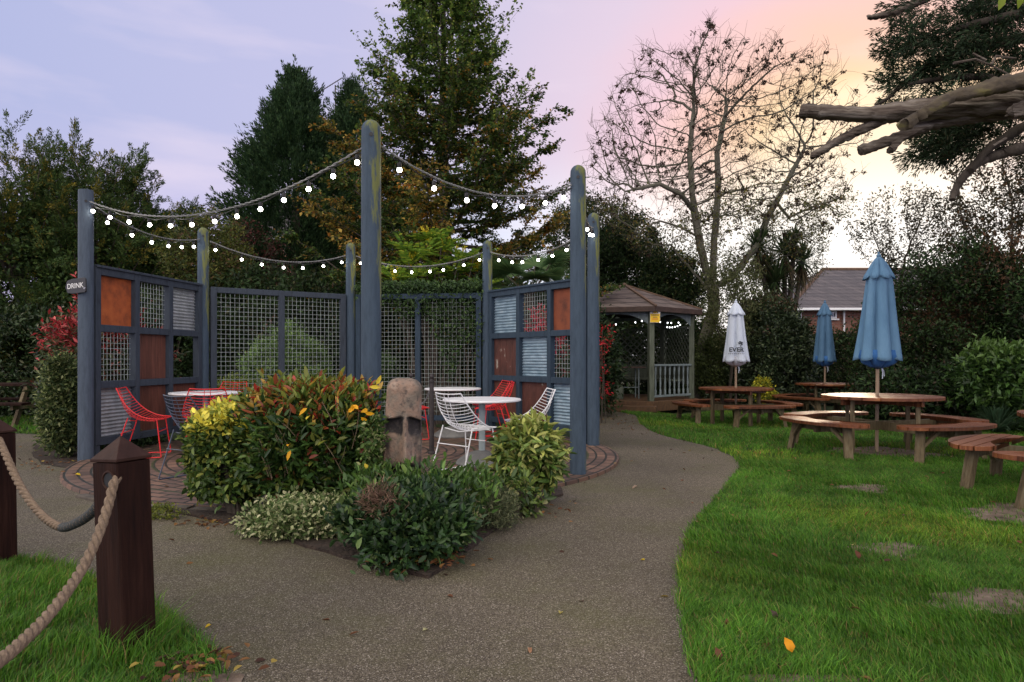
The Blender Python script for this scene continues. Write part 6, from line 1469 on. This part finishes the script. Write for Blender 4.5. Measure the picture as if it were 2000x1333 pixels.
# ================================================================== BED PLANTS (close)
bush('euonymus', 'clipped yellow and green variegated shrub at the left of the bed', 'shrub', (-2.20, 5.36, .47), (.30, .28, .33), [((.055, .10, .022), 4), ((.12, .17, .035), 2), ((.26, .28, .06), 1), ((.025, .05, .015), 2)], 700, 15, .035, .058, .032, mat='leaf_gloss', power=3.0, stems=8, shell=.72, six=True, base=(-2.1, 5.25), trunkr=.022, top=[((.62, .54, .07), 3), ((.50, .50, .09), 2), ((.30, .36, .06), 1)], ztop=(.56, .74), amp=.10)
PH = [((.045, .095, .020), 4), ((.075, .13, .025), 2), ((.025, .055, .016), 3), ((.14, .035, .02), .5), ((.13, .15, .03), .8)]
PHT = [((.26, .07, .03), 1.7), ((.38, .24, .05), 1.5), ((.18, .20, .035), 3.2), ((.12, .17, .03), 3.0), ((.42, .05, .03), .7), ((.48, .30, .05), .5)]
bush('red_tipped_shrub', 'clipped bush with red, orange and yellow tips in the middle of the bed', 'shrub', (-1.49, 5.22, .56), (.44, .34, .42), PH, 1250, 12, .045, .078, .030, mat='leaf_gloss', power=5, stems=22, shell=.45, six=True, top=PHT, ztop=(.62, 1.04), amp=.13, trunkr=.010, up=.55)
def bed_details():
    # a few bright yellow leaves and bare twigs on the near face of the red-tipped shrub belong to it
    t = bpy.data.objects['red_tipped_shrub']; rng = np.random.default_rng(8)
    sp = [(600, 797, 4.72), (606, 812, 4.72), (700, 800, 4.72), (712, 806, 4.7), (705, 815, 4.7), (735, 752, 4.74), (742, 757, 4.74), (565, 868, 4.68), (568, 880, 4.68), (690, 802, 4.7), (718, 800, 4.7), (680, 806, 4.7), (712, 905, 4.65)]
    P = np.array([at(a, b, y) for a, b, y in sp]); n = len(P); leaves('yellowed_leaves', P, unit(rng.normal(size=(n, 3)) + [0, 0, -.3]), unit(rng.normal(size=(n, 3)) * .3 + [0, -1, .2]), .075, .032, pick([((.75, .38, .02), 3), ((.65, .50, .05), 1)], n, rng, .15), M['leaf'], t, six=True)
    tb = MB()
    for _ in range(46):
        a = at(rng.uniform(510, 700), rng.uniform(835, 960), 4.95 + rng.uniform(-.1, .15)); e = a + Vector((rng.uniform(-.14, .10), rng.uniform(-.12, .02), rng.uniform(.14, .32))); tb.tube([a, a.lerp(e, .5) + Vector((.01, 0, 0)), e], [.0035, .003, .002], 4)
    tb.build('bare_twigs', noisy('pale_twig', [(.3, (.13, .10, .06)), (.7, (.24, .18, .11))], 10), t)
bed_details()
bush('laurel_shrub', 'low dark green glossy shrub at the front point of the bed', 'shrub', (-.62, 4.12, .18), (.39, .31, .19), [((.030, .065, .020), 4), ((.055, .11, .03), 2), ((.018, .04, .018), 3), ((.10, .15, .045), .7)], 700, 12, .035, .056, .026, mat='leaf_gloss', power=2.3, stems=10, shell=.5, six=True, amp=.26, trunkr=.006, up=.4)
bush('laurel_shrub', 'upright light green sprigs around the foot of the stone head', 'shrub', (-.62, 4.62, .26), (.48, .22, .18), [((.09, .17, .035), 3), ((.05, .10, .025), 3), ((.13, .20, .05), 1)], 210, 11, .035, .062, .024, mat='leaf_gloss', stems=14, shell=.5, six=True, amp=.28, up=.8, trunkr=.005)
bush('variegated_groundcover', 'cream and green variegated ground cover along the left bed edge', 'groundcover', (-1.36, 4.62, .10), (.44, .24, .13), [((.36, .38, .20), 3), ((.12, .17, .06), 3), ((.06, .10, .03), 2), ((.48, .46, .28), 1)], 520, 16, .03, .034, .020, stems=5, shell=.5, six=True, trunkr=.005)
bush('aucuba', 'yellow-spotted laurel in front of the path-side post', 'shrub', (.14, 5.60, .41), (.235, .22, .235), [((.14, .21, .045), 3), ((.30, .33, .09), 2.4), ((.06, .11, .025), 2.5), ((.42, .42, .15), 1)], 230, 9, .035, .10, .037, mat='leaf_gloss', stems=9, shell=.62, six=True, amp=.14, top=[((.34, .36, .09), 3), ((.22, .28, .06), 2), ((.46, .46, .18), 1)], ztop=(.42, .66), droop=.28)
bush('aucuba', 'small spotted laurel sprig below the yellow-spotted laurel', 'shrub', (.02, 5.25, .16), (.22, .16, .14), [((.14, .20, .045), 2), ((.05, .09, .025), 3), ((.30, .30, .12), .6)], 70, 9, .03, .075, .03, mat='leaf_gloss', stems=4, six=True)
bush('grey_herb', 'fine grey-green herb on the right bed edge', 'plant', (-.17, 4.88, .13), (.20, .24, .13), [((.12, .14, .07), 3), ((.20, .21, .11), 2), ((.07, .09, .04), 2)], 260, 22, .03, .030, .008, stems=8, trunkr=.003)
bush('cream_shrub', 'small cream-leaved sprig beside the front dark shrub', 'plant', (-.33, 4.62, .17), (.10, .12, .12), [((.55, .52, .30), 3), ((.14, .20, .05), 2)], 45, 12, .02, .045, .02, stems=3, six=True, trunkr=.004)
bush('ivy', 'small variegated ivy climbing between the red-tipped bush and the stone head', 'plant', (-.98, 4.80, .42), (.07, .10, .36), [((.09, .15, .035), 3), ((.25, .26, .12), 1.3), ((.04, .08, .02), 2)], 130, 12, .022, .034, .022, stems=4, shell=.3, six=True, trunkr=.005)
bush('grass_tuft', 'dry pinkish grassy patch in the front dark shrub', 'plant', (-.74, 3.95, .36), (.09, .04, .07), [((.28, .18, .13), 3), ((.16, .11, .07), 2)], 40, 26, .03, .06, .004, stems=0)
bush('moss_clump', 'small mossy weeds at the kerb beside the left path', 'plant', (-2.60, 5.08, .05), (.16, .06, .05), [((.16, .18, .03), 3), ((.10, .13, .03), 2)], 60, 14, .015, .02, .012, stems=0)
# planting at base of left post and weeds
bush('low_weeds', 'low dark weeds below the left nine-square screen', 'plant', (-5.15, 9.1, .12), (.35, .7, .16), DARKG, 120, 25, .05, .06, .03, stems=0)

# ================================================================== GRASS AND LITTER
def grass():
    n = 1500000; rng = np.random.default_rng(77)
    def region(n, x0, x1, y0, y1):
        return rng.uniform(x0, x1, n), rng.uniform(y0, y1, n)
    XS, YS, HS, WS = [], [], [], []
    specs = [(150000, .3, 3.2, 1.9, 4.2, .036, .0040), (260000, .5, 7.0, 4.2, 8.0, .036, .0056), (150000, 1.5, 10.5, 8.0, 16.5, .038, .0095), (150000, -4.0, -.6, 1.4, 4.6, .046, .0045), (34000, -12, -4.9, 9.5, 14.5, .055, .010)]
    for k, x0, x1, y0, y1, h, w in specs:
        x, y = region(k, x0, x1, y0, y1)
        if y0 < 4.2: pr = np.ones(k)
        keep = ~inpoly(x + rng.normal(size=k) * .016, y + rng.normal(size=k) * .016, PATH)
        for d in DIRT:
            ins = inpoly(x + rng.normal(size=k) * .05, y + rng.normal(size=k) * .05, d); keep &= ~(ins & (rng.random(k) < .90 + .09 * np.sin(x * 17) * np.sin(y * 23)))
        if x0 < 0 and y0 > 9: keep &= (x < -5.9 + .0 * y) & (((x + 1.9) ** 2 + (y - 8.45) ** 2) > 3.4 ** 2)
        keep &= (((x - 2.8) ** 2 + (y - 17) ** 2) > 1.9 ** 2)
        keep &= np.abs(x) < y * .80 + 1.6
        x, y = x[keep], y[keep]; XS.append(x); YS.append(y); HS.append(np.full(len(x), h)); WS.append(np.full(len(x), w))
    # longer tufts round the near post
    k = 900; a = rng.uniform(0, 6.28, k); q = rng.uniform(.07, .16, k); XS.append(nx + q * np.cos(a)); YS.append(ny + q * np.sin(a)); HS.append(np.full(k, .085)); WS.append(np.full(k, .004))
    x, y, h, w = map(np.concatenate, (XS, YS, HS, WS)); n = len(x)
    tuft = np.sin(x * 5.1 + 2 * np.sin(y * 3.3)) * np.sin(y * 6.3 + 1.7 * np.sin(x * 4.1)) + .6 * np.sin(x * 13 + y * 7) * np.sin(y * 15 - x * 5)
    h = h * (1.1 + .42 * tuft) * (.5 + 1.0 * rng.random(n)); h = np.maximum(h, .012)
    z = gz(x, y); a = rng.uniform(0, 6.283, n) * .6 + 1.2 * np.sin(x * 2.3 + y * 1.1) ; ln = rng.uniform(.15, 1.15, n) * h
    dx, dy = np.cos(a) * ln, np.sin(a) * ln; b = rng.uniform(0, 6.283, n); sx, sy = np.cos(b) * w / 2, np.sin(b) * w / 2
    V = np.stack([np.stack([x - sx, y - sy, z - .003], 1), np.stack([x + sx, y + sy, z - .003], 1), np.stack([x + sx * .8 + dx * .35, y + sy * .8 + dy * .35, z + h * .62], 1), np.stack([x - sx * .8 + dx * .35, y - sy * .8 + dy * .35, z + h * .62], 1), np.stack([x + dx, y + dy, z + h * .95], 1)], 1).reshape(-1, 3)
    i = np.arange(n)[:, None] * 5
    F3 = np.concatenate([i + [[0, 1, 2]], i + [[0, 2, 3]], i + [[3, 2, 4]]], 0)
    C = pick([((.055, .145, .012), 4), ((.085, .19, .020), 3), ((.034, .100, .012), 3), ((.12, .15, .028), .8), ((.17, .13, .05), .5)], n, rng, .35)
    big = np.sin(x * 1.9 + 2.1 * np.sin(y * .8 + 1)) * np.sin(y * 2.4 + 1.4 * np.sin(x * 1.1)); C *= (1.12 + .20 * big)[:, None]
    yl = np.clip(np.sin(x * 1.3 + 1) * np.sin(y * 1.7 + x) - .25, 0, 1)[:, None] * .8; C = C * (1 - yl) + C * np.array([1.9, 1.25, .9]) * yl
    C *= (1 + .18 * tuft)[:, None]
    o = np_mesh('grass', V, F3, 3, np.repeat(np.clip(C, 0, 1), 5, 0), M['grass'], None, local=True); tag(o, 'short green lawn grass on both sides of the path', 'grass', kind='stuff'); print('blades', n)
grass()
def litter():
    rng = np.random.default_rng(55); P = []
    def sc_(n, x, y, sx, sy, z=.012): P.append(np.stack([x + rng.normal(size=n) * sx, y + rng.normal(size=n) * sy, np.full(n, z) + rng.random(n) * .012], 1))
    sc_(90, *gd(835, 1112), .10, .08, .06); sc_(60, *gd(420, 1022), .35, .07); sc_(50, *gd(1010, 1000), .22, .22, .055)
    sc_(70, *gd(1215, 818), .35, 1.1); sc_(60, *gd(100, 905), .25, .35); sc_(60, *gd(390, 1310), .09, .07, .03); sc_(50, -1.9, 7, 1.8, 1.6, .045); sc_(30, *gd(1255, 840), .3, .6)
    k = 420; x, y = rng.uniform(-2.5, 3.0, k), rng.uniform(2.6, 9, k); q = inpoly(x, y, PATH) & ~inpoly(x, y, BED); P.append(np.stack([x[q], y[q], np.full(q.sum(), .008)], 1)[::5])
    k = 260; x, y = rng.uniform(1, 8, k), rng.uniform(2.4, 14, k); q = ~inpoly(x, y, PATH); P.append(np.stack([x[q], y[q], gz(x[q], y[q]) + .035], 1))
    P = np.concatenate(P); n = len(P)
    leaves('leaf_litter', P, unit(rdir(n, rng) * [1, 1, .25]), unit(rdir(n, rng) * .4 + [0, 0, 1]), .045, .026, pick([((.13, .055, .025), 3), ((.22, .11, .04), 2), ((.06, .03, .02), 2), ((.35, .26, .06), .5)], n, rng), M['leaf'], None, six=True)
    tag(bpy.data.objects['leaf_litter'], 'scattered small brown leaf litter along the path edges and bed', 'leaf litter', kind='stuff')
    single = [(1541, 1297, .060, .042, (.72, .33, .02), 'bright orange-yellow fallen leaf standing in the front grass', .05, 1), (1675, 1104, .055, .035, (.13, .05, .03), 'dark red-brown fallen leaf in the grass below a bare patch', .04, 1),
              (1095, 1199, .045, .024, (.45, .38, .10), 'small yellow-green leaf lying mid path', .008, 0), (1035, 1274, .05, .02, (.40, .22, .12), 'pinkish tan leaf on the path near the bottom', .008, 0), (1240, 954, .10, .03, (.33, .24, .17), 'curled pale leaf on the path right of the path-side post', .015, 0),
              (831, 1233, .035, .02, (.42, .40, .22), 'pale leaf on the path left of centre', .008, 0), (1255, 1096, .03, .02, (.55, .42, .04), 'tiny yellow leaf on the path towards the lawn', .008, 0), (160, 1136, .06, .035, (.55, .47, .10), 'yellow leaf lying in the grass behind the near rope', .04, 1),
              (407, 1226, .028, .018, (.60, .42, .03), 'tiny yellow leaf on the path right of the near brown post', .008, 0), (152, 938, .06, .04, (.62, .45, .03), 'yellow leaf on the left tip of the brick patio', .055, 0), (1513, 1222, .045, .03, (.09, .06, .05), 'grey-brown leaf lump in the front lawn', .03, 1),
              (1418, 1240, .045, .03, (.20, .09, .05), 'small brown leaf near the lawn edge', .03, 1), (1403, 1302, .05, .03, (.16, .07, .04), 'brown leaf in the grass by the path, lowest in the photo', .03, 1), (375, 1310, .07, .04, (.22, .07, .04), 'red-brown leaf on bare earth right of the near brown post', .03, 0),
              (495, 1047, .06, .025, (.40, .25, .15), 'tan leaf on the path beside the bed edge', .008, 0), (545, 1030, .05, .03, (.28, .10, .04), 'orange-brown leaf at the bed edge under the ground cover', .01, 0)]
    for px, py, L, W, c, lab, z, st in single:
        x, y = gd(px, py); r = random.Random(px); a = r.uniform(0, 6.28); d = np.array([[math.cos(a) * (.5 if st else 1), math.sin(a) * (.5 if st else 1), .8 if st else .08]]); u = np.array([[0, -1, .3]] if st else [[.1, -.2, 1.]])
        b = np.array([[x - d[0][0] * L / 2, y - d[0][1] * L / 2, z]])
        o = leaves('fallen_leaf', b, unit(d), unit(u), L, W, np.array([c]), M['leaf'], None, six=True, fold=.5, droop=.25); so = o.modifiers.new('thin', 'SOLIDIFY'); so.thickness = .0008; tag(o, lab, 'leaf', 'single fallen leaves')
litter()
